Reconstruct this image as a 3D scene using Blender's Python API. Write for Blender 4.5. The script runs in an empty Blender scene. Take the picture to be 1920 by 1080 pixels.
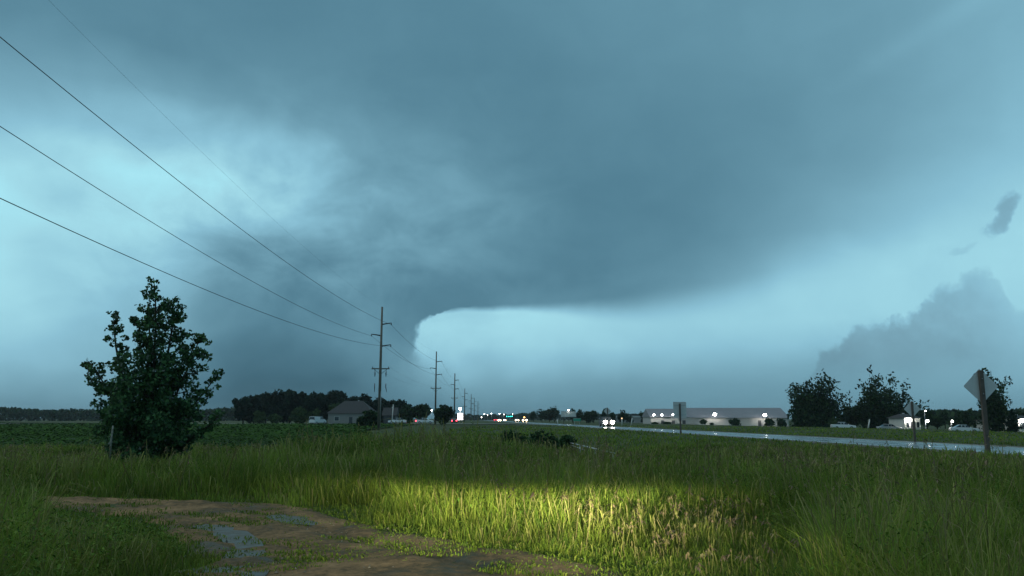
import bpy, bmesh, math, random
import numpy as np
from mathutils import Vector, Matrix

R = math.radians
random.seed(7)
rng = np.random.default_rng(7)
scene = bpy.context.scene
COL = scene.collection

# ------------------------------------------------------------------ camera
EYE = 1.6
PITCH = R(9.234)
cam_data = bpy.data.cameras.new('camera')
cam_data.sensor_width = 36.0
cam_data.lens = 28.256
cam_data.clip_start = 0.1
cam_data.clip_end = 20000
cam = bpy.data.objects.new('camera', cam_data)
cam.location = (0, 0, EYE)
cam.rotation_euler = (R(90) + PITCH, 0, 0)
COL.objects.link(cam)
scene.camera = cam

scene.view_settings.view_transform = 'Standard'
scene.view_settings.look = 'None'
scene.view_settings.exposure = 0.0
scene.view_settings.gamma = 1.0
scene.cycles.use_denoising = True
scene.cycles.max_bounces = 6
scene.cycles.diffuse_bounces = 3
scene.cycles.glossy_bounces = 3
scene.cycles.transparent_max_bounces = 8
scene.cycles.volume_bounces = 0
scene.cycles.sample_clamp_indirect = 4.0

# ------------------------------------------------------------------ sky: storm cloud over a low dusk sun
# brightness of the cloud (0-255) by elevation (degrees) and azimuth (degrees, 0 = +Y, right positive)
AZ = list(range(-34, 35, 2))
DECK = [
    (0.8, [144, 143, 140, 136, 130, 121, 110, 99, 92, 92, 93, 100, 110, 119, 128, 130, 131, 133, 134, 136, 137, 139, 140, 141, 142, 142, 142, 143, 144, 144, 145, 145, 147, 149, 149]),
    (2.2, [167, 166, 162, 155, 146, 135, 121, 106, 93, 91, 92, 100, 113, 127, 144, 151, 152, 153, 152, 152, 151, 151, 151, 151, 151, 151, 151, 152, 153, 155, 156, 158, 161, 165, 166]),
    (3.6, [189, 187, 181, 172, 161, 148, 133, 118, 107, 103, 104, 113, 125, 138, 155, 174, 179, 182, 181, 179, 178, 176, 173, 171, 170, 168, 166, 167, 168, 169, 170, 172, 176, 179, 181]),
    (5, [205, 201, 193, 184, 172, 156, 141, 127, 117, 113, 116, 126, 132, 136, 141, 148, 152, 154, 159, 164, 169, 176, 183, 190, 192, 191, 191, 190, 190, 190, 190, 191, 192, 194, 196]),
    (6.5, [216, 212, 202, 194, 182, 167, 149, 134, 128, 124, 125, 132, 137, 133, 130, 131, 132, 132, 136, 139, 144, 153, 164, 178, 188, 196, 200, 203, 204, 205, 206, 207, 207, 207, 208]),
    (8, [220, 216, 208, 200, 191, 179, 158, 141, 136, 133, 134, 138, 140, 134, 130, 130, 129, 129, 130, 130, 132, 136, 144, 155, 168, 183, 193, 203, 205, 207, 208, 209, 210, 212, 213]),
    (9.5, [219, 214, 205, 203, 197, 190, 167, 148, 140, 137, 140, 149, 144, 136, 132, 130, 129, 128, 127, 127, 127, 131, 136, 142, 151, 161, 176, 193, 200, 206, 209, 211, 212, 213, 213]),
    (11, [213, 206, 198, 201, 201, 198, 182, 164, 152, 150, 146, 158, 154, 146, 139, 136, 133, 130, 128, 126, 125, 128, 131, 134, 142, 150, 162, 176, 188, 197, 201, 206, 208, 209, 210]),
    (12.5, [224, 219, 214, 210, 210, 210, 199, 183, 168, 167, 166, 166, 161, 154, 148, 144, 140, 136, 132, 128, 125, 127, 129, 130, 136, 142, 149, 159, 169, 179, 186, 194, 198, 202, 205]),
    (14, [229, 214, 202, 213, 219, 223, 218, 206, 191, 185, 178, 172, 166, 160, 154, 149, 144, 139, 134, 129, 125, 126, 127, 128, 133, 139, 144, 152, 161, 169, 176, 183, 189, 195, 199]),
    (15.5, [221, 215, 213, 224, 225, 229, 229, 215, 192, 183, 177, 173, 167, 161, 154, 150, 145, 140, 135, 130, 126, 127, 128, 129, 132, 136, 140, 147, 154, 160, 167, 173, 180, 187, 191]),
    (17, [199, 204, 211, 215, 211, 210, 213, 209, 195, 191, 180, 168, 159, 154, 150, 146, 142, 138, 134, 130, 127, 127, 128, 130, 132, 135, 138, 143, 149, 154, 161, 167, 174, 179, 184]),
    (18.5, [178, 181, 184, 187, 189, 190, 190, 191, 190, 184, 180, 164, 154, 147, 142, 139, 136, 132, 131, 129, 128, 128, 130, 131, 133, 135, 138, 142, 146, 151, 157, 164, 169, 174, 179]),
    (20, [163, 164, 167, 171, 176, 179, 177, 175, 171, 161, 153, 148, 143, 139, 135, 133, 131, 129, 129, 129, 129, 130, 131, 132, 134, 136, 138, 141, 145, 148, 154, 160, 166, 171, 176]),
    (21.5, [150, 151, 151, 153, 156, 157, 157, 155, 151, 145, 141, 137, 135, 133, 131, 130, 129, 128, 129, 130, 131, 132, 133, 135, 136, 138, 139, 142, 144, 147, 152, 157, 163, 168, 173]),
    (24, [134, 135, 134, 133, 133, 134, 136, 136, 135, 134, 133, 133, 132, 131, 130, 130, 129, 129, 130, 132, 133, 135, 137, 138, 140, 141, 143, 145, 147, 148, 151, 154, 159, 165, 169]),
    (27, [130, 130, 130, 129, 129, 128, 128, 129, 129, 130, 130, 130, 130, 131, 131, 131, 131, 132, 133, 135, 136, 138, 139, 140, 142, 143, 145, 146, 148, 149, 152, 155, 158, 163, 168]),
    (30, [130, 130, 130, 129, 128, 128, 128, 128, 128, 129, 130, 130, 131, 132, 132, 132, 133, 133, 135, 136, 138, 139, 140, 141, 143, 143, 144, 146, 148, 149, 152, 155, 158, 162, 167]),
]
SLOT = [
    (0.8, [115, 115, 115, 115, 115, 115, 115, 115, 115, 115, 115, 115, 115, 122, 128, 131, 132, 133, 134, 136, 137, 139, 140, 141, 142, 142, 142, 143, 144, 144, 145, 145, 147, 149, 149]),
    (2.2, [127, 126, 125, 124, 123, 123, 123, 122, 122, 122, 122, 122, 122, 132, 144, 150, 151, 153, 152, 152, 151, 151, 151, 151, 151, 151, 151, 152, 153, 155, 156, 158, 161, 165, 166]),
    (3.6, [164, 160, 158, 155, 153, 150, 149, 148, 147, 147, 146, 146, 145, 157, 169, 177, 179, 182, 181, 179, 178, 176, 173, 171, 170, 168, 166, 167, 168, 169, 170, 172, 176, 179, 181]),
    (5, [205, 204, 203, 202, 201, 200, 198, 196, 194, 192, 191, 189, 188, 194, 200, 203, 202, 202, 201, 199, 198, 197, 195, 194, 192, 191, 190, 190, 190, 190, 190, 191, 192, 194, 196]),
    (6.5, [214, 214, 214, 214, 214, 214, 214, 214, 213, 212, 212, 211, 211, 212, 214, 214, 213, 211, 210, 208, 206, 205, 204, 203, 203, 202, 202, 203, 205, 205, 206, 207, 207, 207, 208]),
    (8, [214, 214, 214, 214, 214, 214, 214, 214, 214, 214, 214, 214, 214, 215, 217, 217, 215, 214, 212, 210, 208, 207, 206, 205, 204, 204, 203, 205, 206, 207, 208, 208, 209, 210, 210]),
]

world = bpy.data.worlds.new('World')
scene.world = world
world.use_nodes = True
world.cycles.sampling_method = 'MANUAL'
world.cycles.sample_map_resolution = 256
WT = world.node_tree
WT.nodes.clear()
SUN_AZ, SUN_EL = R(-70), R(60)


class NG:
    """small helper to write node maths"""
    def __init__(self, tree):
        self.t = tree

    def node(self, kind, **kw):
        n = self.t.nodes.new(kind)
        for k, v in kw.items():
            setattr(n, k, v)
        return n

    def put(self, sock, v):
        if isinstance(v, bpy.types.NodeSocket):
            self.t.links.new(v, sock)
        else:
            sock.default_value = v

    def m(self, op, a, b=None, c=None, clamp=False):
        n = self.node('ShaderNodeMath', operation=op, use_clamp=clamp)
        self.put(n.inputs[0], a)
        if b is not None:
            self.put(n.inputs[1], b)
        if c is not None:
            self.put(n.inputs[2], c)
        return n.outputs[0]

    def rng(self, v, a, b, c=0.0, d=1.0, smooth=False):
        n = self.node('ShaderNodeMapRange')
        n.interpolation_type = 'SMOOTHSTEP' if smooth else 'LINEAR'
        self.put(n.inputs[0], v)
        for i, q in enumerate((a, b, c, d)):
            self.put(n.inputs[1 + i], q)
        return n.outputs[0]

    def mix(self, f, a, b):
        n = self.node('ShaderNodeMix', data_type='FLOAT')
        self.put(n.inputs[0], f)
        self.put(n.inputs[2], a)
        self.put(n.inputs[3], b)
        return n.outputs[0]

    def mixc(self, f, a, b, blend='MIX'):
        n = self.node('ShaderNodeMix', data_type='RGBA', blend_type=blend)
        self.put(n.inputs[0], f)
        self.put(n.inputs[6], a)
        self.put(n.inputs[7], b)
        return n.outputs[2]

    def curve(self, x, pts):
        """float curve through (x, y) points, y in 0..1, x already scaled to 0..1"""
        n = self.node('ShaderNodeFloatCurve')
        c = n.mapping.curves[0]
        while len(c.points) > 2:
            c.points.remove(c.points[-1])
        c.points[0].location = pts[0]
        c.points[1].location = pts[-1]
        for p in pts[1:-1]:
            c.points.new(*p)
        for p in c.points:
            p.handle_type = 'AUTO_CLAMPED'
        n.mapping.extend = 'HORIZONTAL'
        n.mapping.update()
        self.put(n.inputs['Value'], x)
        return n.outputs[0]

    def noise(self, vec, scale, detail=4.0, rough=0.5, dist=0.0, out='Fac'):
        n = self.node('ShaderNodeTexNoise')
        self.put(n.inputs['Vector'], vec)
        n.inputs['Scale'].default_value = scale
        n.inputs['Detail'].default_value = detail
        n.inputs['Roughness'].default_value = rough
        n.inputs['Distortion'].default_value = dist
        return n.outputs[out]

    def ramp(self, f, stops, mode='LINEAR'):
        n = self.node('ShaderNodeValToRGB')
        e = n.color_ramp.elements
        n.color_ramp.interpolation = mode
        e[0].position, e[0].color = stops[0][0], (*stops[0][1], 1)
        e[1].position, e[1].color = stops[-1][0], (*stops[-1][1], 1)
        for p, c in stops[1:-1]:
            q = e.new(p)
            q.color = (*c, 1)
        self.put(n.inputs[0], f)
        return n.outputs[0]


def srgb(r, g, b):
    f = lambda c: (c / 255 / 12.92) if c <= 10 else ((c / 255 + 0.055) / 1.055) ** 2.4
    return (f(r), f(g), f(b))


def build_world():
    g = NG(WT)
    tc = g.node('ShaderNodeTexCoord').outputs['Generated']
    sep = g.node('ShaderNodeSeparateXYZ')
    g.put(sep.inputs[0], tc)
    X, Y, Z = sep.outputs
    deg = 180 / math.pi
    az0 = g.m('MULTIPLY', g.m('ARCTAN2', X, Y), deg)
    el0 = g.m('MULTIPLY', g.m('ARCSINE', Z), deg)

    # two colour noises give every offset used below
    def offsets(scale, detail, rough):
        n = g.node('ShaderNodeSeparateColor')
        g.put(n.inputs[0], g.noise(tc, scale, detail, rough, 0.0, 'Color'))
        return [g.m('MULTIPLY_ADD', o, 2.0, -1.0) for o in n.outputs[:3]]

    big = offsets(9, 2.5, 0.55)
    fin = offsets(42, 3.5, 0.62)
    # broad billows push the cloud about, more in the turbulent left than under the smooth shelf
    lump = g.rng(az0, -4, 6, 1.0, 0.42, True)
    azw = g.m('MULTIPLY_ADD', big[0], g.m('MULTIPLY', lump, 2.6), az0)
    elw = g.m('MULTIPLY_ADD', big[1], g.m('MULTIPLY', lump, 1.9), el0)

    def field(table, lo):
        xn = g.m('DIVIDE', g.m('ADD', azw, 70), 140, clamp=True)
        prev = None
        for i, (e, row) in enumerate(table):
            mean = 150
            pts = [(0.0, mean / 255)] + [((a + 70) / 140, v / 255) for a, v in zip(AZ, row)] + [(1.0, mean / 255)]
            v = g.curve(xn, pts)
            if prev is None:
                prev = v
            else:
                f = g.rng(elw, table[i - 1][0], e)
                prev = g.mix(f, prev, v)
        return prev

    deck = field(DECK, 0)
    slot = field(SLOT, 0)
    # clear slot under the shelf: its ragged left edge and flat top
    aze = g.m('MULTIPLY_ADD', fin[0], g.rng(el0, 4.0, 6.6, 0.9, 0.5), az0)
    ele = g.m('MULTIPLY_ADD', fin[1], 0.32, el0)
    left = g.curve(g.m('DIVIDE', ele, 10, clamp=True),
                   [(e / 10, (a + 10) / 20) for e, a in
                    [(0, -6.6), (2.4, -6.7), (3.52, -7.0), (4.46, -7.07), (5.4, -6.94), (6.34, -6.75), (6.83, -6.4),
                     (7.18, -5.9), (7.45, -5.2), (7.73, -4.0), (8.01, -2.3), (8.4, 1.0), (10, 6)]])
    left = g.m('MULTIPLY_ADD', left, 20, -10)
    soft_l = g.rng(el0, 3.0, 5.2, 2.2, 0.3, True)
    ml = g.rng(g.m('SUBTRACT', aze, left), g.m('MULTIPLY', soft_l, -0.7), soft_l, 0, 1, True)
    top = g.curve(g.m('DIVIDE', g.m('ADD', az0, 10), 34, clamp=True),
                  [((a + 10) / 34, e / 12) for a, e in
                   [(-10, 7.3), (-6.86, 7.4), (-4.97, 7.62), (-3, 7.74), (1.5, 7.8), (5.35, 7.72), (9.1, 7.73), (12.8, 7.97),
                    (16.5, 8.5), (20, 9.4), (24, 10)]])
    top = g.m('MULTIPLY', top, 12)
    soft_t = g.rng(az0, -2, 14, 0.30, 1.6, True)
    eles = g.m('MULTIPLY_ADD', fin[2], 0.14, g.m('MULTIPLY_ADD', big[2], 0.34, el0))
    mt = g.rng(g.m('SUBTRACT', top, eles), g.m('MULTIPLY', soft_t, -0.9), soft_t, 0, 1, True)
    v = g.mix(g.m('MULTIPLY', ml, mt), deck, slot)

    # billow texture, strong in the turbulent cloud on the left, faint elsewhere
    da = g.m('DIVIDE', g.m('ADD', az0, 13), 13)
    de = g.m('DIVIDE', g.m('SUBTRACT', el0, 12.5), 7)
    gauss = g.m('POWER', 2.718, g.m('MULTIPLY', g.m('ADD', g.m('MULTIPLY', da, da), g.m('MULTIPLY', de, de)), -1.0))
    amp = g.m('MULTIPLY_ADD', gauss, 0.10, 0.014)
    st = g.node('ShaderNodeMapping')
    g.put(st.inputs['Vector'], tc)
    st.inputs['Rotation'].default_value = (0, R(28), 0)
    st.inputs['Scale'].default_value = (1.0, 1.0, 1.7)
    bill = g.rng(g.noise(st.outputs[0], 8.5, 4.5, 0.55, 0.45), 0.28, 0.72, -1.0, 1.0, True)
    bill = g.m('MULTIPLY_ADD', fin[2], 0.55, bill)
    v = g.m('MULTIPLY', v, g.m('MULTIPLY_ADD', bill, amp, 1.0))

    # pale streak where the shelf thins out at the upper right
    ln = g.m('SUBTRACT', g.m('SUBTRACT', el0, 20.3), g.m('MULTIPLY', g.m('SUBTRACT', az0, 19.5), 0.40))
    ln = g.m('POWER', 2.718, g.m('MULTIPLY', g.m('MULTIPLY', ln, ln), -1.6))
    v = g.m('MULTIPLY', v, g.m('MULTIPLY_ADD', g.m('MULTIPLY', ln, g.rng(az0, 17, 28, 0.0, 1.0, True)), 0.035, 1.0))

    # low scud bank on the right and its two torn-off shreds
    rag_a = g.m('MULTIPLY_ADD', fin[0], 1.0, az0)
    rag_e = g.m('MULTIPLY_ADD', fin[1], 1.0, el0)
    st_ = g.curve(g.m('DIVIDE', g.m('SUBTRACT', rag_a, 16), 24, clamp=True),
                  [((a - 16) / 24, max(e, 0) / 12) for a, e in
                   [(16, 0.8), (18.3, 1.6), (20.0, 2.9), (21.1, 4.4), (22.0, 5.1), (22.8, 5.8), (23.9, 6.15), (25.2, 5.95),
                    (25.7, 6.4), (26.7, 6.6), (27.4, 7.2), (28.1, 8.2), (29.2, 8.4), (29.9, 9.0), (30.9, 9.4), (31.5, 8.6),
                    (32.2, 6.9), (32.9, 6.6), (33.6, 5.2), (35, 3.0), (40, 2)]])
    depth = g.m('SUBTRACT', g.m('MULTIPLY', st_, 12), rag_e)
    scud = g.m('MULTIPLY', g.rng(depth, -0.2, 0.65, 0, 1, True), g.rng(el0, 1.5, 4.6, 0.0, 1.0, True))
    scud = g.m('MULTIPLY', scud, g.rng(depth, 1.5, 5.0, 1.0, 0.75))
    scud = g.m('MULTIPLY', scud, g.rng(az0, 29.6, 32.6, 1.0, 0.35, True))
    scud = g.m('MULTIPLY', scud, g.rng(el0, 6.2, 9.0, 1.0, 0.55, True))
    mott = g.rng(fin[2], -0.4, 0.5, 0.7, 1.08)
    scud = g.m('MULTIPLY', scud, mott)

    def shred(a, e, la, lw, ang, k):
        x = g.m('SUBTRACT', rag_a, a)
        y = g.m('SUBTRACT', rag_e, e)
        c, s = math.cos(R(ang)), math.sin(R(ang))
        u = g.m('DIVIDE', g.m('ADD', g.m('MULTIPLY', x, c), g.m('MULTIPLY', y, s)), la)
        w = g.m('DIVIDE', g.m('SUBTRACT', g.m('MULTIPLY', y, c), g.m('MULTIPLY', x, s)), lw)
        r2 = g.m('ADD', g.m('MULTIPLY', u, u), g.m('MULTIPLY', w, w))
        return g.rng(r2, 0.0, 1.7, k, 0.0, True)

    scud = g.m('MAXIMUM', scud, shred(32.15, 12.25, 1.45, 0.5, 46, 0.85))
    scud = g.m('MAXIMUM', scud, shred(29.8, 10.4, 0.9, 0.35, 5, 0.25))
    v = g.m('MULTIPLY', v, g.m('MULTIPLY_ADD', scud, -0.2, 1.0))

    col = g.ramp(v, [(0.0, srgb(5, 20, 28)), (60 / 255, srgb(26, 60, 74)), (98 / 255, srgb(54, 97, 116)), (126 / 255, srgb(81, 126, 145)),
                     (157 / 255, srgb(110, 158, 177)), (190 / 255, srgb(137, 191, 211)), (214 / 255, srgb(160, 216, 230)),
                     (228 / 255, srgb(166, 228, 241)), (1.0, srgb(190, 246, 255))])
    # scud is greyer than the sky behind it
    grey = g.mixc(g.m('MULTIPLY', scud, 0.25), col, (*srgb(132, 165, 182), 1))
    bg = g.node('ShaderNodeBackground')
    g.put(bg.inputs[0], grey)
    bg.inputs[1].default_value = 1.0
    # the physical sky that seeps through the overcast
    sky = g.node('ShaderNodeTexSky', sky_type='NISHITA')
    sky.sun_disc = False
    sky.sun_elevation = SUN_EL
    sky.sun_rotation = SUN_AZ
    sky.dust_density = 1.0
    bg2 = g.node('ShaderNodeBackground')
    g.put(bg2.inputs[0], sky.outputs[0])
    bg2.inputs[1].default_value = 0.003
    add = g.node('ShaderNodeAddShader')
    WT.links.new(bg.outputs[0], add.inputs[0])
    WT.links.new(bg2.outputs[0], add.inputs[1])
    out = g.node('ShaderNodeOutputWorld')
    WT.links.new(add.outputs[0], out.inputs[0])


build_world()

# the sun, drowned in the overcast
sun_data = bpy.data.lights.new('sun', 'SUN')
sun_data.energy = 0.8
sun_data.angle = R(90)
sun_data.color = (1.0, 0.93, 0.80)
sun = bpy.data.objects.new('sun', sun_data)
sd = Vector((math.sin(SUN_AZ) * math.cos(SUN_EL), math.cos(SUN_AZ) * math.cos(SUN_EL), math.sin(SUN_EL)))
sun.rotation_euler = (-sd).to_track_quat('-Z', 'Y').to_euler()
COL.objects.link(sun)

# ------------------------------------------------------------------ helpers
FPX = 1507.0
CP, SP = math.cos(PITCH), math.sin(PITCH)


def bearing(px, py):
    r, u = px - 960.0, 540.0 - py
    return Vector((r, FPX * CP - u * SP, FPX * SP + u * CP))


def at(px, py, dist):
    """the point of the place that lies dist metres north of the viewer on a sight line"""
    v = bearing(px, py)
    v = v * (dist / v.y)
    return Vector((v.x, dist, EYE + v.z))


def on_ground(px, py, z=0.0):
    v = bearing(px, py)
    t = (z - EYE) / v.z
    return Vector((v.x * t, v.y * t, z))


def smooth(a, b, x):
    t = np.clip((np.asarray(x, float) - a) / (b - a), 0, 1)
    return t * t * (3 - 2 * t)


_vn = {}


def vnoise(x, y, scale, seed=0):
    """smooth value noise in -1..1"""
    if seed not in _vn:
        _vn[seed] = np.random.default_rng(1000 + seed).uniform(-1, 1, (64, 64))
    gnd = _vn[seed]
    u, v = np.asarray(x, float) / scale, np.asarray(y, float) / scale
    i, j = np.floor(u).astype(int), np.floor(v).astype(int)
    fu, fv = u - i, v - j
    fu, fv = fu * fu * (3 - 2 * fu), fv * fv * (3 - 2 * fv)
    G = lambda a, b: gnd[a % 64, b % 64]
    return (G(i, j) * (1 - fu) * (1 - fv) + G(i + 1, j) * fu * (1 - fv) + G(i, j + 1) * (1 - fu) * fv + G(i + 1, j + 1) * fu * fv)


def tag(o, label=None, cat=None, group=None, kind=None):
    for k, v in (('label', label), ('category', cat), ('group', group), ('kind', kind)):
        if v:
            o[k] = v
    return o


def empty(name, loc=(0, 0, 0), rz=0.0, parent=None):
    o = bpy.data.objects.new(name, None)
    o.empty_display_size = 0.2
    o.location = loc
    o.rotation_euler = (0, 0, rz)
    o.parent = parent
    COL.objects.link(o)
    return o


def thing(name, label, cat, loc=(0, 0, 0), rz=0.0, group=None):
    return tag(empty(name, loc, rz), label, cat, group)


def copy_tree(o, parent=None):
    c = o.copy()
    COL.objects.link(c)
    c.parent = parent
    for ch in o.children:
        copy_tree(ch, c)
    return c


def link_mesh(name, me, mat=None, parent=None, smooth_shade=False):
    if mat:
        me.materials.append(mat)
    if smooth_shade:
        me.polygons.foreach_set('use_smooth', np.ones(len(me.polygons), bool))
    o = bpy.data.objects.new(name, me)
    o.parent = parent
    COL.objects.link(o)
    return o


def mesh_np(name, verts, faces, mat=None, parent=None, tint=None, smooth_shade=False):
    """one mesh object from arrays; faces is (n,3) or (n,4); tint is one colour per vertex"""
    verts = np.asarray(verts, np.float32)
    faces = np.asarray(faces, np.int32)
    me = bpy.data.meshes.new(name)
    n, k = faces.shape
    me.vertices.add(len(verts))
    me.vertices.foreach_set('co', verts.ravel())
    me.loops.add(n * k)
    me.loops.foreach_set('vertex_index', faces.ravel())
    me.polygons.add(n)
    me.polygons.foreach_set('loop_start', np.arange(0, n * k, k, dtype=np.int32))
    me.update(calc_edges=True)
    if tint is not None:
        a = me.color_attributes.new('tint', 'FLOAT_COLOR', 'POINT')
        c = np.ones((len(verts), 4), np.float32)
        c[:, :3] = tint
        a.data.foreach_set('color', c.ravel())
    return link_mesh(name, me, mat, parent, smooth_shade)


class MB:
    """collects simple solids and links them as ONE mesh object"""
    def __init__(self):
        self.v, self.f = [], []

    def add(self, vs, fs):
        o = len(self.v)
        self.v += [tuple(p) for p in vs]
        self.f += [tuple(o + i for i in f) for f in fs]
        return self

    def box(self, c, s, rz=0.0):
        cx, cy, cz = c
        hx, hy, hz = s[0] / 2, s[1] / 2, s[2] / 2
        co, si = math.cos(rz), math.sin(rz)
        vs = []
        for z in (-hz, hz):
            for x, y in ((-hx, -hy), (hx, -hy), (hx, hy), (-hx, hy)):
                vs.append((cx + x * co - y * si, cy + x * si + y * co, cz + z))
        return self.add(vs, [(3, 2, 1, 0), (4, 5, 6, 7), (0, 1, 5, 4), (1, 2, 6, 5), (2, 3, 7, 6), (3, 0, 4, 7)])

    def tube(self, pts, radii, n=8, cap=True):
        pts = [Vector(p) for p in pts]
        if not isinstance(radii, (list, tuple)):
            radii = [radii] * len(pts)
        base = len(self.v)
        for i, p in enumerate(pts):
            d = (pts[min(i + 1, len(pts) - 1)] - pts[max(i - 1, 0)]).normalized()
            ref = Vector((0, 0, 1)) if abs(d.z) < 0.9 else Vector((1, 0, 0))
            a = d.cross(ref).normalized()
            b = d.cross(a)
            for k in range(n):
                t = 2 * math.pi * k / n
                self.v.append(tuple(p + (a * math.cos(t) + b * math.sin(t)) * radii[i]))
        for i in range(len(pts) - 1):
            for k in range(n):
                k2 = (k + 1) % n
                self.f.append((base + i * n + k, base + i * n + k2, base + (i + 1) * n + k2, base + (i + 1) * n + k))
        if cap:
            self.f.append(tuple(base + k for k in range(n))[::-1])
            self.f.append(tuple(base + (len(pts) - 1) * n + k for k in range(n)))
        return self

    def prism(self, poly, a, b, axis='y'):
        """polygon given in the other two axes, extruded from a to b along axis"""
        n = len(poly)
        mk = {'y': lambda p, t: (p[0], t, p[1]), 'x': lambda p, t: (t, p[0], p[1]), 'z': lambda p, t: (p[0], p[1], t)}[axis]
        vs = [mk(p, a) for p in poly] + [mk(p, b) for p in poly]
        fs = [tuple(range(n)), tuple(range(2 * n - 1, n - 1, -1))]
        fs += [(i, n + i, n + (i + 1) % n, (i + 1) % n) for i in range(n)]
        return self.add(vs, fs)

    def ball(self, c, r, n=10, squash=1.0):
        base = len(self.v)
        m = n // 2
        for i in range(1, m):
            th = math.pi * i / m
            for k in range(n):
                ph = 2 * math.pi * k / n
                self.v.append((c[0] + r * math.sin(th) * math.cos(ph), c[1] + r * math.sin(th) * math.sin(ph), c[2] + r * squash * math.cos(th)))
        t = len(self.v)
        self.v += [(c[0], c[1], c[2] + r * squash), (c[0], c[1], c[2] - r * squash)]
        for i in range(m - 2):
            for k in range(n):
                k2 = (k + 1) % n
                self.f.append((base + i * n + k, base + (i + 1) * n + k, base + (i + 1) * n + k2, base + i * n + k2))
        for k in range(n):
            k2 = (k + 1) % n
            self.f.append((t, base + k, base + k2))
            self.f.append((t + 1, base + (m - 2) * n + k2, base + (m - 2) * n + k))
        return self

    def build(self, name, mat, parent=None, smooth_shade=False, bevel=0.0):
        me = bpy.data.meshes.new(name)
        me.from_pydata(self.v, [], self.f)
        bm = bmesh.new()
        bm.from_mesh(me)
        bmesh.ops.recalc_face_normals(bm, faces=bm.faces)
        if bevel:
            bmesh.ops.bevel(bm, geom=[e for e in bm.edges], offset=bevel, segments=1, affect='EDGES')
        bm.to_mesh(me)
        bm.free()
        return link_mesh(name, me, mat, parent, smooth_shade)


# ------------------------------------------------------------------ materials
def new_mat(name):
    m = bpy.data.materials.new(name)
    m.use_nodes = True
    m.node_tree.nodes.clear()
    g = NG(m.node_tree)
    b = g.node('ShaderNodeBsdfPrincipled')
    o = g.node('ShaderNodeOutputMaterial')
    m.node_tree.links.new(b.outputs[0], o.inputs[0])
    return m, g, b


def mat_plain(name, col, rough=0.6, metal=0.0, vary=0.25, scale=3.0, bump=0.0, spec=0.4):
    """paint, wood, metal ... with worn uneven colour"""
    m, g, b = new_mat(name)
    tc = g.node('ShaderNodeTexCoord').outputs['Object']
    n = g.noise(tc, scale, 5, 0.6)
    n2 = g.noise(tc, scale * 7, 3, 0.6)
    f = g.m('ADD', g.m('MULTIPLY', n, 0.65), g.m('MULTIPLY', n2, 0.35))
    k = g.rng(f, 0.3, 0.7, 1 - vary, 1 + vary)
    c = g.mixc(1.0, (*col, 1), (1, 1, 1, 1), 'MULTIPLY')
    mul = g.node('ShaderNodeVectorMath', operation='SCALE')
    g.put(mul.inputs[0], c)
    g.put(mul.inputs['Scale'], k)
    g.put(b.inputs['Base Color'], mul.outputs[0])
    b.inputs['Roughness'].default_value = rough
    b.inputs['Metallic'].default_value = metal
    b.inputs['Specular IOR Level'].default_value = spec
    if bump:
        bp = g.node('ShaderNodeBump')
        bp.inputs['Strength'].default_value = bump
        g.put(bp.inputs['Height'], n2)
        g.put(b.inputs['Normal'], bp.outputs[0])
    return m


def mat_leaf(name, rough=0.55, spec=0.25, trans=0.0, gain=1.0):
    """foliage: colour comes from each leaf's own tint"""
    m, g, b = new_mat(name)
    a = g.node('ShaderNodeAttribute', attribute_name='tint')
    col = a.outputs['Color']
    if gain != 1.0:
        s = g.node('ShaderNodeVectorMath', operation='SCALE')
        g.put(s.inputs[0], col)
        s.inputs['Scale'].default_value = gain
        col = s.outputs[0]
    g.put(b.inputs['Base Color'], col)
    b.inputs['Roughness'].default_value = rough
    b.inputs['Specular IOR Level'].default_value = spec
    if trans:
        t = g.node('ShaderNodeBsdfTranslucent')
        g.put(t.inputs[0], col)
        mx = g.node('ShaderNodeMixShader')
        mx.inputs[0].default_value = trans
        m.node_tree.links.new(b.outputs[0], mx.inputs[1])
        m.node_tree.links.new(t.outputs[0], mx.inputs[2])
        out = [n for n in m.node_tree.nodes if n.type == 'OUTPUT_MATERIAL'][0]
        m.node_tree.links.new(mx.outputs[0], out.inputs[0])
    return m


def mat_glow(name, col, strength):
    m, g, b = new_mat(name)
    b.inputs['Base Color'].default_value = (0.8, 0.8, 0.8, 1)
    b.inputs['Emission Color'].default_value = (*col, 1)
    b.inputs['Emission Strength'].default_value = strength
    b.inputs['Roughness'].default_value = 0.3
    return m


def mat_ground(name, stops, scale, rough=0.95, bump=0.4, fine=6.0):
    m, g, b = new_mat(name)
    tc = g.node('ShaderNodeNewGeometry').outputs['Position']
    n = g.noise(tc, scale, 6, 0.6)
    n2 = g.noise(tc, scale * fine, 5, 0.65)
    f = g.m('ADD', g.m('MULTIPLY', n, 0.6), g.m('MULTIPLY', n2, 0.4))
    g.put(b.inputs['Base Color'], g.ramp(f, stops))
    b.inputs['Roughness'].default_value = rough
    b.inputs['Specular IOR Level'].default_value = 0.15
    bp = g.node('ShaderNodeBump')
    bp.inputs['Strength'].default_value = bump
    bp.inputs['Distance'].default_value = 0.05
    g.put(bp.inputs['Height'], n2)
    g.put(b.inputs['Normal'], bp.outputs[0])
    return m


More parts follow.
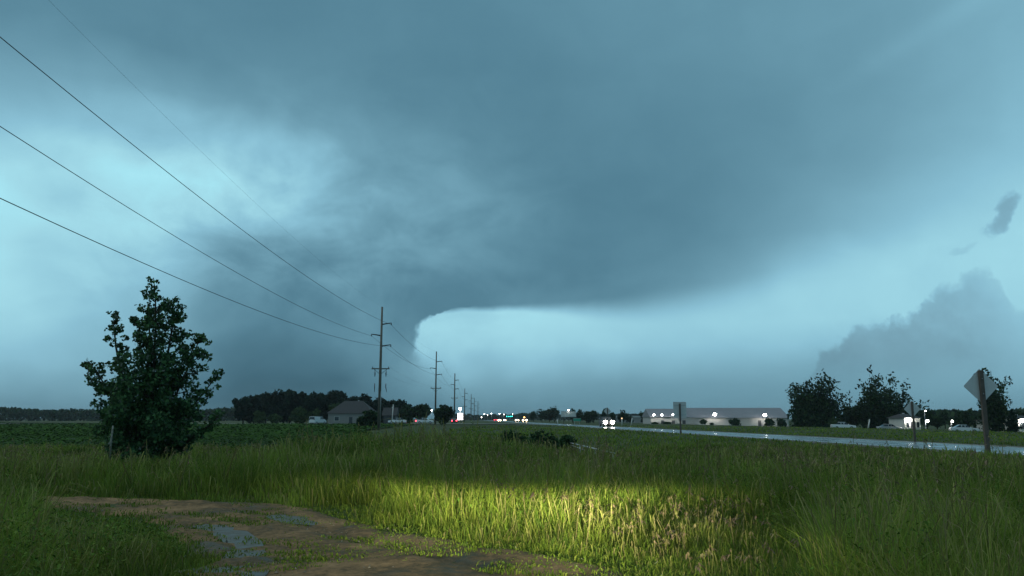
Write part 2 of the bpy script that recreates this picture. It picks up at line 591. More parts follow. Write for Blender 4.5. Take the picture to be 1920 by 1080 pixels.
M = {}
M['grass'] = mat_leaf('grass_blades', 0.7, 0.08, 0.25)
M['leaf'] = mat_leaf('tree_leaves', 0.7, 0.05, 0.12)
M['crop'] = mat_leaf('crop_leaves', 0.85, 0.03, 0.1)
M['bark'] = mat_plain('bark', (0.05, 0.04, 0.03), 0.9, 0, 0.4, 4, 0.5, 0.2)
M['pale_bark'] = mat_plain('pale_bark', (0.22, 0.21, 0.18), 0.8, 0, 0.75, 9, 0.4, 0.2)
M['pole_wood'] = mat_plain('weathered_pole_wood', (0.17, 0.145, 0.12), 0.85, 0, 0.3, 2, 0.3, 0.2)
M['post_wood'] = mat_plain('treated_post_wood', (0.12, 0.095, 0.08), 0.85, 0, 0.3, 5, 0.3, 0.2)
M['steel'] = mat_plain('galvanised_steel', (0.42, 0.43, 0.44), 0.45, 0.6, 0.15, 6)
M['sign_back'] = mat_plain('bare_aluminium_sign_back', (0.60, 0.585, 0.57), 0.5, 0.25, 0.12, 2)
M['dark_metal'] = mat_plain('dark_metal', (0.03, 0.03, 0.032), 0.5, 0.4, 0.2, 5)
M['wire'] = mat_plain('wire_strand', (0.05, 0.055, 0.06), 0.6, 0.3, 0.1, 1)
M['insulator'] = mat_plain('grey_insulator', (0.12, 0.12, 0.13), 0.3, 0, 0.1, 5)
M['siding'] = mat_plain('cream_metal_siding', (0.45, 0.435, 0.41), 0.6, 0, 0.1, 0.6)
M['tan_siding'] = mat_plain('tan_siding', (0.30, 0.27, 0.25), 0.7, 0, 0.12, 0.6)
M['white_siding'] = mat_plain('white_siding', (0.66, 0.63, 0.58), 0.6, 0, 0.1, 0.6)
M['roof_grey'] = mat_plain('grey_metal_roof', (0.20, 0.20, 0.22), 0.6, 0.1, 0.12, 0.5)
M['roof_dark'] = mat_plain('dark_shingles', (0.035, 0.037, 0.04), 0.85, 0, 0.25, 1.5)
M['door_dark'] = mat_plain('dark_door_paint', (0.06, 0.06, 0.065), 0.5, 0, 0.1, 3)
M['glass'] = mat_plain('dark_window_glass', (0.02, 0.025, 0.03), 0.08, 0, 0.05, 1, 0, 0.8)
M['tyre'] = mat_plain('tyre_rubber', (0.02, 0.02, 0.02), 0.9, 0, 0.1, 5)
M['rim'] = mat_plain('wheel_rim', (0.4, 0.4, 0.42), 0.35, 0.7, 0.1, 5)
M['plastic'] = mat_plain('black_plastic', (0.02, 0.02, 0.022), 0.6, 0, 0.1, 5)
M['paint_white'] = mat_plain('white_car_paint', (0.72, 0.74, 0.75), 0.3, 0, 0.05, 1)
M['paint_dark'] = mat_plain('dark_car_paint', (0.04, 0.045, 0.05), 0.3, 0, 0.05, 1)
M['paint_silver'] = mat_plain('silver_car_paint', (0.35, 0.36, 0.37), 0.3, 0.3, 0.05, 1)
M['green_sign'] = mat_plain('green_sign_sheeting', (0.02, 0.33, 0.22), 0.5, 0, 0.05, 2)
M['board'] = mat_plain('billboard_face', (0.55, 0.57, 0.55), 0.6, 0, 0.25, 1.5)
M['line_white'] = mat_plain('worn_white_road_paint', (0.6, 0.6, 0.58), 0.5, 0, 0.3, 3)
M['line_yellow'] = mat_plain('worn_yellow_road_paint', (0.5, 0.34, 0.05), 0.5, 0, 0.3, 3)
M['yellow_plate'] = mat_plain('yellow_sign_face', (0.6, 0.4, 0.03), 0.5, 0, 0.05, 3)
M['head'] = mat_glow('headlight_beam', (1.0, 0.93, 0.80), 55)
M['head_far'] = mat_glow('far_headlight_beam', (1.0, 0.72, 0.46), 16)
M['tail'] = mat_glow('red_tail_light', (1.0, 0.03, 0.06), 9)
M['amber'] = mat_glow('amber_beacon', (1.0, 0.42, 0.08), 10)
M['lamp'] = mat_glow('lamp_white', (1.0, 0.96, 0.90), 60)
M['lamp_soft'] = mat_glow('lamp_soft', (1.0, 0.96, 0.92), 22)
M['signal'] = mat_glow('green_signal', (0.03, 1.0, 0.85), 6)
M['lit_sign'] = mat_glow('backlit_sign_panel', (1.0, 0.94, 0.94), 3.5)


# ------------------------------------------------------------------ the lie of the land
ROAD_K = -0.068                        # the highway drifts left as it runs away
ROAD_NEAR, ROAD_FAR = 25.0, 31.8       # its two edges abreast of the viewer
lane_right = [(1.9, -6), (1.6, 3), (1.35, 6.5)] + [tuple(on_ground(*p)[:2]) for p in
              [(1170, 1078), (1050, 1050), (910, 1026), (790, 1001), (690, 985), (620, 965), (545, 949), (470, 942), (330, 938),
               (180, 934), (60, 932), (-260, 930)]]
lane_left = [(-4.0, -6), (-3.6, 3), (-3.35, 7)] + [tuple(on_ground(*p)[:2]) for p in
             [(350, 1080), (400, 1058), (360, 1035), (345, 1005), (300, 985), (235, 973), (160, 962), (60, 950), (-260, 943)]]
LANE = np.array(lane_right + lane_left[::-1])


def inside(poly, x, y):
    x, y = np.asarray(x), np.asarray(y)
    r = np.zeros(x.shape, bool)
    n = len(poly)
    for i in range(n):
        (x0, y0), (x1, y1) = poly[i], poly[(i + 1) % n]
        c = (y0 > y) != (y1 > y)
        if y0 != y1:
            r ^= c & (x < (x1 - x0) * (y - y0) / (y1 - y0) + x0)
    return r


def lane_q(x, y):
    """metres from the lane's near field edge (positive = off the lane)"""
    d = np.full(np.shape(x), 1e9)
    n = len(LANE)
    for i in range(n):
        a, b = LANE[i], LANE[(i + 1) % n]
        e = b - a
        t = np.clip(((x - a[0]) * e[0] + (y - a[1]) * e[1]) / (e @ e), 0, 1)
        d = np.minimum(d, np.hypot(x - a[0] - t * e[0], y - a[1] - t * e[1]))
    return np.where(inside(LANE, x, y), -d, d)


def road_q(x, y):
    """metres on our side of the highway's near edge"""
    return (ROAD_NEAR + ROAD_K * y) - x


DITCH = (3.2, 44.0)


def ground_z(x, y):
    x, y = np.asarray(x, float), np.asarray(y, float)
    s = x - (ROAD_FAR + ROAD_K * y)
    z = -1.0 * smooth(32, 62, s)
    dx, dy = (x - DITCH[0]) / 3.2, (y - DITCH[1]) / 11.0
    z = z - 0.75 * np.exp(-(dx * dx + dy * dy))
    far = smooth(18, 40, y) * smooth(2, 7, np.abs(road_q(x, y) + 3.4) - 3.4) * (1 - smooth(300, 600, y))
    # low embankment that carries the side road
    z = z + 0.28 * smooth(203, 210, y) * (1 - smooth(221, 229, y)) * (1 - smooth(-2, 10, x))
    far = far * (1 - smooth(200, 208, y) * (1 - smooth(222, 232, y)))
    return z + 0.10 * far * vnoise(x, y, 9.0, 3)


def axis(lo, hi, fine_lo, fine_hi, step, grow=1.16):
    a = list(np.arange(fine_lo, fine_hi, step))
    s = step
    while a[-1] < hi:
        s *= grow
        a.append(min(a[-1] + s, hi))
    s = step
    while a[0] > lo:
        s *= grow
        a.insert(0, max(a[0] - s, lo))
    return np.array(a)


def sheet(name, xs, ys, lift, mat, zf=ground_z):
    X, Y = np.meshgrid(xs, ys)
    Z = zf(X, Y) + lift
    nx, ny = len(xs), len(ys)
    i = np.arange(nx * ny).reshape(ny, nx)
    f = np.stack([i[:-1, :-1], i[:-1, 1:], i[1:, 1:], i[1:, :-1]], -1).reshape(-1, 4)
    return mesh_np(name, np.stack([X, Y, Z], -1).reshape(-1, 3), f, mat, smooth_shade=True)


M['earth'] = mat_ground('rank_grass_ground', [(0.30, (0.020, 0.026, 0.010)), (0.5, (0.045, 0.06, 0.018)), (0.72, (0.08, 0.095, 0.03))], 0.35)
ground = sheet('ground', axis(-6000, 6000, -40, 45, 1.0), axis(-120, 9000, 0, 70, 1.0), 0.0, M['earth'])
tag(ground, kind='structure')


def strip(name, a0, a1, y0, y1, lift, mat, n=240):
    """a ribbon along the highway between two lateral offsets"""
    ys = y0 + (y1 - y0) * (np.linspace(0, 1, n) ** 1.6)
    vs, fs = [], []
    for y in ys:
        for a in (a0, a1):
            x = a + ROAD_K * y
            vs.append((x, y, float(ground_z(x, y)) + lift))
    for i in range(n - 1):
        fs.append((2 * i, 2 * i + 1, 2 * i + 3, 2 * i + 2))
    return mesh_np(name, vs, fs, mat)


def mat_asphalt():
    m, g, b = new_mat('wet_asphalt')
    p = g.node('ShaderNodeNewGeometry').outputs['Position']
    n = g.noise(p, 0.5, 5, 0.6)
    n2 = g.noise(p, 25, 3, 0.6)
    g.put(b.inputs['Base Color'], g.ramp(n, [(0.3, (0.035, 0.036, 0.038)), (0.7, (0.065, 0.065, 0.065))]))
    g.put(b.inputs['Roughness'], g.rng(n, 0.4, 0.62, 0.13, 0.45))
    b.inputs['Specular IOR Level'].default_value = 0.3
    bp = g.node('ShaderNodeBump')
    bp.inputs['Strength'].default_value = 0.06
    bp.inputs['Distance'].default_value = 0.01
    g.put(bp.inputs['Height'], n2)
    g.put(b.inputs['Normal'], bp.outputs[0])
    return m


M['asphalt'] = mat_asphalt()
M['gravel'] = mat_ground('gravel_shoulder', [(0.3, (0.07, 0.06, 0.05)), (0.7, (0.17, 0.15, 0.125))], 2.0)
M['pale_road'] = mat_ground('pale_dry_concrete', [(0.3, (0.24, 0.24, 0.23)), (0.7, (0.36, 0.36, 0.34))], 0.6, 0.5, 0.1)
tag(strip('highway_shoulder', ROAD_NEAR - 1.6, ROAD_NEAR + 0.05, -80, 2500, 0.008, M['gravel']), kind='structure')
tag(strip('highway_shoulder', ROAD_FAR - 0.05, ROAD_FAR + 0.9, -80, 2500, 0.008, M['gravel']), kind='structure')
highway = tag(strip('highway', ROAD_NEAR, ROAD_FAR, -80, 2500, 0.014, M['asphalt']), kind='structure')
for nm, a, mt in (('edge_line', ROAD_NEAR + 0.35, 'line_white'), ('edge_line', ROAD_FAR - 0.45, 'line_yellow')):
    o = strip(nm, a, a + 0.12, -80, 900, 0.018, M[mt])
    o.parent = highway
mid = (ROAD_NEAR + ROAD_FAR) / 2
dash = strip('lane_dash', 0, 0.12, 0, 3, 0.0, M['line_white'], 2)
COL.objects.unlink(dash)
for i in range(22):
    y = 8 + i * 12.0
    d = dash if i == 0 else dash.copy()
    COL.objects.link(d)
    d.location = (mid + ROAD_K * y, y, 0.018)
    d.parent = highway
tag(strip('frontage_road', ROAD_FAR + 36, ROAD_FAR + 41, -40, 330, 0.012, M['pale_road']), kind='structure')
side = sheet('side_road', np.linspace(-170, 9.0, 60), np.linspace(211.5, 219.5, 6), 0.02, M['pale_road'])
tag(side, kind='structure')


# dirt lane with soft ragged edges and two worn ruts
def mat_dirt():
    m, g, b = new_mat('damp_dirt')
    p = g.node('ShaderNodeNewGeometry').outputs['Position']
    n = g.noise(p, 0.9, 6, 0.66, 0.6)
    n2 = g.noise(p, 11, 6, 0.7)
    f = g.m('ADD', g.m('MULTIPLY', n, 0.6), g.m('MULTIPLY', n2, 0.4))
    f = g.rng(f, 0.36, 0.64, 0.25, 0.8)
    g.put(b.inputs['Base Color'], g.ramp(f, [(0.26, (0.04, 0.042, 0.026)), (0.44, (0.105, 0.073, 0.038)), (0.6, (0.21, 0.13, 0.065)), (0.8, (0.31, 0.195, 0.10))]))
    wet = g.rng(n, 0.34, 0.46, 0.5, 0.95)
    g.put(b.inputs['Roughness'], wet)
    b.inputs['Specular IOR Level'].default_value = 0.12
    bp = g.node('ShaderNodeBump')
    bp.inputs['Strength'].default_value = 0.6
    bp.inputs['Distance'].default_value = 0.03
    g.put(bp.inputs['Height'], g.m('ADD', n2, g.m('MULTIPLY', n, 2.0)))
    g.put(b.inputs['Normal'], bp.outputs[0])
    return m


PUDDLES = [[(362, 990), (392, 986), (425, 990), (455, 1003), (478, 1020), (482, 1036), (462, 1050), (436, 1054), (418, 1047), (428, 1030), (408, 1012), (380, 1002)],
           [(350, 1078), (400, 1070), (450, 1068), (490, 1074), (480, 1086), (400, 1090)], [(510, 973), (560, 970), (595, 978), (585, 987), (535, 983)]]


def lane_mesh():
    xs, ys = np.arange(-26, 3.2, 0.14), np.arange(-6, 21, 0.14)
    X, Y = np.meshgrid(xs, ys)
    q = lane_q(X, Y) + 0.22 * vnoise(X, Y, 0.9, 5) + 0.1 * vnoise(X, Y, 0.35, 6)
    Z = 0.012 + 0.018 * vnoise(X, Y, 0.5, 8) + 0.012 * vnoise(X, Y, 0.22, 9)
    for P_, dp in zip(PUDDLES, (0.05, 0.045, 0.04)):
        P_ = np.array([tuple(on_ground(*p)[:2]) for p in P_])
        c = P_.mean(0)
        dd = np.full(X.shape, 1e9)
        for i in range(len(P_)):
            a, e = P_[i], P_[(i + 1) % len(P_)] - P_[i]
            t = np.clip(((X - a[0]) * e[0] + (Y - a[1]) * e[1]) / (e @ e), 0, 1)
            dd = np.minimum(dd, np.hypot(X - a[0] - t * e[0], Y - a[1] - t * e[1]))
        dd = np.where(inside(P_, X, Y), -dd, dd)
        dip = smooth(0.28, -0.22, dd + 0.16 * vnoise(X, Y, 0.45, 71))
        Z = Z - dp * dip + 0.03 * smooth(0.5, 0.2, dd)
    # two wheel ruts and an edge that sinks under the turf
    Z = Z - 0.035 * np.exp(-((q + 0.95) / 0.24) ** 2) + 0.015 * np.exp(-((q + 1.5) / 0.3) ** 2)
    Z = Z - 0.075 * smooth(-0.22, 0.2, q)
    keep = q < 0.3
    nx, ny = len(xs), len(ys)
    i = np.arange(nx * ny).reshape(ny, nx)
    k = keep[:-1, :-1] & keep[:-1, 1:] & keep[1:, 1:] & keep[1:, :-1]
    f = np.stack([i[:-1, :-1], i[:-1, 1:], i[1:, 1:], i[1:, :-1]], -1)[k]
    used = np.unique(f)
    mp = np.full(nx * ny, -1)
    mp[used] = np.arange(len(used))
    V = np.stack([X, Y, Z + 0.03], -1).reshape(-1, 3)[used]
    return V, mp[f]


lv, lf = lane_mesh()
M['dirt'] = mat_dirt()
lane = tag(mesh_np('dirt_lane', lv, lf, M['dirt'], smooth_shade=True), kind='structure')


def mat_water():
    m, g, b = new_mat('muddy_water')
    p = g.node('ShaderNodeNewGeometry').outputs['Position']
    n = g.noise(p, 6, 4, 0.6)
    g.put(b.inputs['Base Color'], g.ramp(n, [(0.3, (0.045, 0.045, 0.035)), (0.7, (0.10, 0.095, 0.075))]))
    g.put(b.inputs['Roughness'], g.rng(n, 0.3, 0.7, 0.3, 0.6))
    b.inputs['Specular IOR Level'].default_value = 0.16
    return m


M['water'] = mat_water()


def puddle(pts, grow):
    """a level sheet of water; the lane's own dip gives it its shore"""
    P = np.array([tuple(on_ground(*p)[:2]) for p in pts])
    c = P.mean(0)
    P = c + (P - c) * grow
    vs = [(c[0], c[1], 0.038)] + [(q[0], q[1], 0.038) for q in P]
    k = len(P)
    fs = [(0, 1 + i, 1 + (i + 1) % k) for i in range(k)]
    return mesh_np('puddle', vs, fs, M['water'])


for pts, gr, lab in zip(PUDDLES, (1.25, 1.3, 1.4), ('grey shallow puddle shining at the bend of the dirt lane', 'pale wet patch at the near end of the dirt lane',
                                                   'small wet hollow in the dirt lane beside the far grass')):
    tag(puddle(pts, gr), lab, 'puddle', kind='structure')

# ------------------------------------------------------------------ grass
GREEN = np.array([(0.13, 0.195, 0.026), (0.165, 0.235, 0.032), (0.21, 0.255, 0.045), (0.095, 0.16, 0.026)])
STRAW = np.array([(0.25, 0.26, 0.07), (0.23, 0.20, 0.09), (0.28, 0.28, 0.09)])


def blades(name, bx, by, bz, h, w, lean, tint, tip, head, label, mat='grass', seed=1, la=None):
    """every blade is a bent tapering strip: two root points, two at mid height, one tip"""
    r = np.random.default_rng(seed)
    n = len(bx)
    az = r.uniform(0, 2 * math.pi, n)
    if la is None:
        la = r.uniform(0, 2 * math.pi, n)
    wx, wy = np.cos(az) * w / 2, np.sin(az) * w / 2
    lx, ly = np.cos(la) * lean * h, np.sin(la) * lean * h
    V = np.empty((n, 5, 3), np.float32)
    V[:, 0] = np.stack([bx - wx, by - wy, bz - 0.02], -1)
    V[:, 1] = np.stack([bx + wx, by + wy, bz - 0.02], -1)
    k = np.where(head, 0.82, 0.55)
    kw = np.where(head, 1.5, 0.85)
    V[:, 2] = np.stack([bx + wx * kw + lx * k * k, by + wy * kw + ly * k * k, bz + h * k], -1)
    V[:, 3] = np.stack([bx - wx * kw + lx * k * k, by - wy * kw + ly * k * k, bz + h * k], -1)
    V[:, 4] = np.stack([bx + lx, by + ly, bz + h * (1 - 0.3 * lean)], -1)
    i = np.arange(n)[:, None] * 5
    F = np.concatenate([i + np.array([[0, 1, 2]]), i + np.array([[0, 2, 3]]), i + np.array([[3, 2, 4]])], 0)
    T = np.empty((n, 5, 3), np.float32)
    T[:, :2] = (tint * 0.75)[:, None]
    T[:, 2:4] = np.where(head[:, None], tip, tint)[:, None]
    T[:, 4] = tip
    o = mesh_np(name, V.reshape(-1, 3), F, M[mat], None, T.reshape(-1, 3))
    return tag(o, label, 'grass', kind='stuff')


def grass_height(x, y):
    """how tall the growth stands at a spot"""
    q = road_q(x, y)
    h = np.clip(0.16 + (q - 5.0) * 0.065, 0.12, 0.72)
    weeds = np.exp(-(((x + 3.2) / 4.5) ** 2 + ((y - 31) / 7.0) ** 2))
    h = h + 0.55 * weeds * (0.75 + 0.5 * vnoise(x, y, 1.4, 13) + 0.3 * vnoise(x, y, 0.5, 18))
    h = h - 0.42 * np.exp(-(((x - 3.4) / 2.4) ** 2 + ((y - 36) / 7.0) ** 2))
    h = np.where(y > 42, np.minimum(h, 0.40), h)
    h = np.where((x > 3) & (y > 17) & (y < 42), np.minimum(h, 0.62 - 0.011 * (y - 17)), h)
    # mown field margin by the crop on the left
    h = h * (1 - 0.45 * smooth(-6, -11, x) * smooth(17, 25, y))
    # thin low growth just beyond the lane, straight ahead
    h = np.where((x > -0.3) & (x < 0.37 * y) & (y < 12.5), np.minimum(h, np.clip(0.10 + 0.055 * (y - 5.5), 0.08, 0.5)), h)
    # the tongue of growth inside the lane's bend stays low
    h = np.where((x < -2.2) & (y < 15) & (x > -0.575 * y), np.minimum(h, np.clip(1.45 - 0.113 * y, 0.08, 0.7)), h)
    return h * (1.0 + 0.34 * vnoise(x, y, 1.6, 11) + 0.24 * vnoise(x, y, 0.6, 12))


def scatter(n, d0, d1, spread, seed):
    r = np.random.default_rng(seed)
    d = d0 * (d1 / d0) ** r.uniform(0, 1, n)
    x = r.uniform(-1, 1, n) * (0.74 * d + 2.5)
    return x, d


def tall_grass():
    r = np.random.default_rng(21)
    cx, cy = scatter(44000, 3.6, 48, 0.7, 22)
    lq = lane_q(cx, cy)
    rq = road_q(cx, cy)
    tuft = vnoise(cx, cy, 1.1, 14) + 0.6 * vnoise(cx, cy, 0.4, 15)
    ok = (rq > 1.7)
    ok &= (lq > -0.05 + 0.2 * tuft) | ((lq > -1.2) & (lq < 0) & (r.uniform(0, 1, len(cx)) < 0.02))
    cx, cy, lq = cx[ok], cy[ok], lq[ok]
    H = grass_height(cx, cy) * np.clip(0.30 + 0.55 * lq, 0.16, 1.0)
    m = 10
    n = len(cx) * m
    rep = lambda a: np.repeat(a, m, 0)
    d = rep(cy)
    sp = 0.05 + 0.004 * d
    bx = rep(cx) + r.normal(0, 1, n) * sp
    by = rep(cy) + r.normal(0, 1, n) * sp
    h = rep(H) * r.uniform(0.35, 1.12, n)
    patch = vnoise(bx, by, 2.6, 16) + 0.5 * vnoise(bx, by, 0.8, 17)
    gi = rep(r.integers(0, len(GREEN), len(cx)))
    tint = GREEN[gi] * r.uniform(0.7, 1.25, (n, 1))
    tint = tint * np.clip(1 + 0.55 * patch[:, None], 0.3, 2)
    brown = smooth(0.1, 0.55, vnoise(bx, by, 2.1, 19) + 0.4 * vnoise(bx, by, 0.7, 20))
    dry = (r.uniform(0, 1, n) < 0.07 + 0.12 * np.clip(patch, 0, 1) + 0.15 * brown)
    st = STRAW[r.integers(0, len(STRAW), n)] * r.uniform(0.7, 1.1, (n, 1))
    head = dry & (h > 0.4 * rep(H))
    h = np.where(head, h * 1.12, h)
    tip = np.where(head[:, None], st, tint * 1.1)
    tint = np.where(dry[:, None], tint * 0.5 + st * 0.4, tint)
    w = np.clip(0.00075 * d, 0.0045, 0.03) * r.uniform(0.55, 1.25, n)
    lean = np.abs(r.normal(0, 0.22, n)) + rep(np.abs(r.normal(0, 0.28, len(cx)))) + 0.04
    la = rep(r.uniform(0, 6.283, len(cx))) + r.normal(0, 0.8, n)
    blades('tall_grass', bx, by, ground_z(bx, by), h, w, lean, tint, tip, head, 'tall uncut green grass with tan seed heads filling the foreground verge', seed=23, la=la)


def low_plants():
    """clover, plantain and short sward on the lane's edges and its middle ridge"""
    r = np.random.default_rng(31)
    x, y = scatter(200000, 4.0, 24, 0.7, 32)
    q = lane_q(x, y)
    t = vnoise(x, y, 0.9, 33) + 0.7 * vnoise(x, y, 0.3, 34)
    isl = [on_ground(430, 975), on_ground(690, 1024), on_ground(520, 1062), on_ground(375, 968), on_ground(600, 1046), on_ground(480, 985), on_ground(1010, 1068), on_ground(790, 1040)]
    isle = np.zeros(len(x))
    for c, (rx, ry) in zip(isl, [(1.2, 0.75), (1.0, 0.55), (0.9, 0.5), (0.9, 0.5), (0.8, 0.4), (0.8, 0.5), (0.6, 0.5), (0.6, 0.35)]):
        isle = np.maximum(isle, np.exp(-(((x - c.x) / rx) ** 2 + ((y - c.y) / ry) ** 2)))
    ok = ((q > -0.55 + 0.35 * t) & (q < 0.9)) | ((q < 0) & (isle + 0.30 * t > 0.36)) | ((q < 0) & (t > 0.72))
    x, y, q = x[ok], y[ok], q[ok]
    n = len(x)
    h = r.uniform(0.02, 0.09, n) * np.clip(1.0 + q, 0.6, 1.6)
    w = r.uniform(0.008, 0.022, n)
    tint = GREEN[r.integers(0, 4, n)] * r.uniform(0.7, 1.2, (n, 1))
    pale = r.uniform(0, 1, n) < 0.012
    tip = np.where(pale[:, None], np.array([[0.6, 0.6, 0.5]]), tint * 1.15)
    blades('clover_sward', x, y, np.where(q < 0, 0.03, 0.0), h, w, r.uniform(0.3, 1.1, n), tint, tip, np.zeros(n, bool), 'low clover and short green plants creeping over the edges of the dirt lane', seed=33)


def broad_weeds():
    """leafy weeds among the grass: broad leaves on upright stalks"""
    r = np.random.default_rng(41)
    cx, cy = scatter(3400, 6.0, 40, 0.7, 42)
    lq = lane_q(cx, cy)
    ok = (lq > 0.15) & (road_q(cx, cy) > 8) & (vnoise(cx, cy, 2.2, 43) > 0.05)
    ex, ey = r.normal(-3.0, 3.6, 900), r.normal(29, 5.0, 900)
    e_ok = (lane_q(ex, ey) > 1.0) & (ey > 17) & (vnoise(ex, ey, 1.5, 44) > -0.2)
    cx, cy, ok = np.concatenate([cx, ex]), np.concatenate([cy, ey]), np.concatenate([ok, e_ok])
    cx, cy = cx[ok], cy[ok]
    m = 46
    n = len(cx) * m
    H = np.repeat(grass_height(cx, cy) * r.uniform(0.6, 1.1, len(cx)), m)
    z = H * r.uniform(0.1, 1.0, n)
    a = r.uniform(0, 2 * math.pi, n)
    L = r.uniform(0.018, 0.046, n) * (1 + 0.03 * np.repeat(cy, m))
    bx, by = np.repeat(cx, m) + r.normal(0, 0.06, n), np.repeat(cy, m) + r.normal(0, 0.06, n)
    g = ground_z(bx, by)
    c, s = np.cos(a), np.sin(a)
    dz = r.uniform(-0.9, 1.3, n) * L
    wd = L * r.uniform(0.16, 0.32, n)
    V = np.empty((n, 4, 3), np.float32)
    V[:, 0] = np.stack([bx, by, g + z], -1)
    V[:, 1] = np.stack([bx + c * L * 0.5 - s * wd, by + s * L * 0.5 + c * wd, g + z + dz * 0.7], -1)
    V[:, 2] = np.stack([bx + c * L, by + s * L, g + z + dz * 0.8], -1)
    V[:, 3] = np.stack([bx + c * L * 0.5 + s * wd, by + s * L * 0.5 - c * wd, g + z + dz * 0.7], -1)
    F = (np.arange(n)[:, None] * 4 + np.array([[0, 1, 2, 3]]))
    tint = (GREEN[r.integers(0, 4, n)] * np.array([[0.75, 0.95, 0.9]]) * r.uniform(0.45, 1.15, (n, 1)))
    o = mesh_np('leafy_weeds', V.reshape(-1, 3), F, M['grass'], None, np.repeat(tint, 4, 0))
    tag(o, 'broad leaved green weeds standing among the tall verge grass', 'weeds', kind='stuff')


def verge_grass():
    """shorter rougher growth along the highway and over the fields beyond it"""
    r = np.random.default_rng(51)
    x, y = scatter(70000, 17, 190, 0.7, 52)
    q = road_q(x, y)
    s = x - (ROAD_FAR + ROAD_K * y)
    ok = ((q > 1.2) & (q < 26) & (x > -9)) | ((s > 1.0) & ((s < 35.5) | (s > 41.5)) & (s < 90))
    ok &= lane_q(x, y) > 0.3
    x, y, s = x[ok], y[ok], s[ok]
    n = len(x)
    far = s > 0
    h = np.where(far, r.uniform(0.06, 0.2, n), r.uniform(0.1, 0.32, n)) * (1 + 0.3 * vnoise(x, y, 4, 53))
    h = np.where((~far) & (y > 40), h * 0.8, h)
    w = np.clip(0.0014 * y, 0.03, 0.16) * r.uniform(0.7, 1.3, n)
    tint = GREEN[r.integers(0, 4, n)] * r.uniform(0.75, 1.2, (n, 1)) * (1 + 0.35 * vnoise(x, y, 7, 54))[:, None]
    dry = r.uniform(0, 1, n) < 0.12
    tint = np.where(dry[:, None], tint * 0.4 + np.array([[0.13, 0.10, 0.05]]), tint)
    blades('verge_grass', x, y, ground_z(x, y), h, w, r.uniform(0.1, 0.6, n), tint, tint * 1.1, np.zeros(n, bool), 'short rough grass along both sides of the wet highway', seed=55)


def seed_stalks():
    """taller brome stalks with nodding brown-purple panicles"""
    r = np.random.default_rng(91)
    x, y = scatter(3600, 5.0, 36, 0.7, 92)
    ok = (lane_q(x, y) > 0.6) & (road_q(x, y) > 7) & ((x > -2.2) | (y > 15)) & (vnoise(x, y, 2.1, 19) + 0.4 * vnoise(x, y, 0.7, 20) > -0.05)
    x, y = x[ok], y[ok]
    n = len(x)
    h = grass_height(x, y) * r.uniform(1.0, 1.45, n)
    w = np.clip(0.0006 * y, 0.004, 0.02)
    g = ground_z(x, y)
    a = r.uniform(0, 6.283, n)
    ln = r.uniform(0.05, 0.3, n) * h
    tx, ty, tz = x + np.cos(a) * ln, y + np.sin(a) * ln, g + h
    VS, FS, TS = [], [], []
    V = np.stack([np.stack([x - w, y, g], -1), np.stack([x + w, y, g], -1), np.stack([tx + w * 0.5, ty, tz], -1), np.stack([tx - w * 0.5, ty, tz], -1)], 1)
    VS.append(V.reshape(-1, 3))
    st = STRAW[r.integers(0, 3, n)] * r.uniform(0.5, 0.9, (n, 1))
    TS.append(np.repeat(st, 4, 0))
    k = 9
    f = np.repeat(r.uniform(0, 1, n), k) * 0 + r.uniform(0, 1, n * k)
    X, Y, Zt = np.repeat(tx, k), np.repeat(ty, k), np.repeat(tz, k)
    Hh = np.repeat(h, k)
    d = np.repeat(y, k)
    b = r.uniform(0, 6.283, n * k)
    L = r.uniform(0.03, 0.06, n * k) * (1 + 0.02 * d)
    zz = Zt - f * 0.22 * Hh
    ox, oy = np.cos(b) * L * (0.4 + f), np.sin(b) * L * (0.4 + f)
    px_, py_ = X + ox * 0.3, Y + oy * 0.3
    s = L * 0.16
    V = np.stack([np.stack([px_, py_, zz], -1), np.stack([px_ + ox * 0.5 - np.sin(b) * s, py_ + oy * 0.5 + np.cos(b) * s, zz - L * 0.2], -1),
                  np.stack([px_ + ox, py_ + oy, zz - L * 0.7], -1), np.stack([px_ + ox * 0.5 + np.sin(b) * s, py_ + oy * 0.5 - np.cos(b) * s, zz - L * 0.2], -1)], 1)
    VS.append(V.reshape(-1, 3))
    TS.append(np.repeat(np.repeat(np.array([(0.26, 0.19, 0.12), (0.21, 0.15, 0.115), (0.28, 0.235, 0.12)])[r.integers(0, 3, n)], k, 0) * r.uniform(0.7, 1.1, (n * k, 1)), 4, 0))
    V = np.concatenate(VS)
    o = mesh_np('seed_stalks', V, np.arange(len(V)).reshape(-1, 4), M['grass'], None, np.concatenate(TS))
    tag(o, 'brownish nodding seed stalks rising above the verge grass', 'grass', kind='stuff')


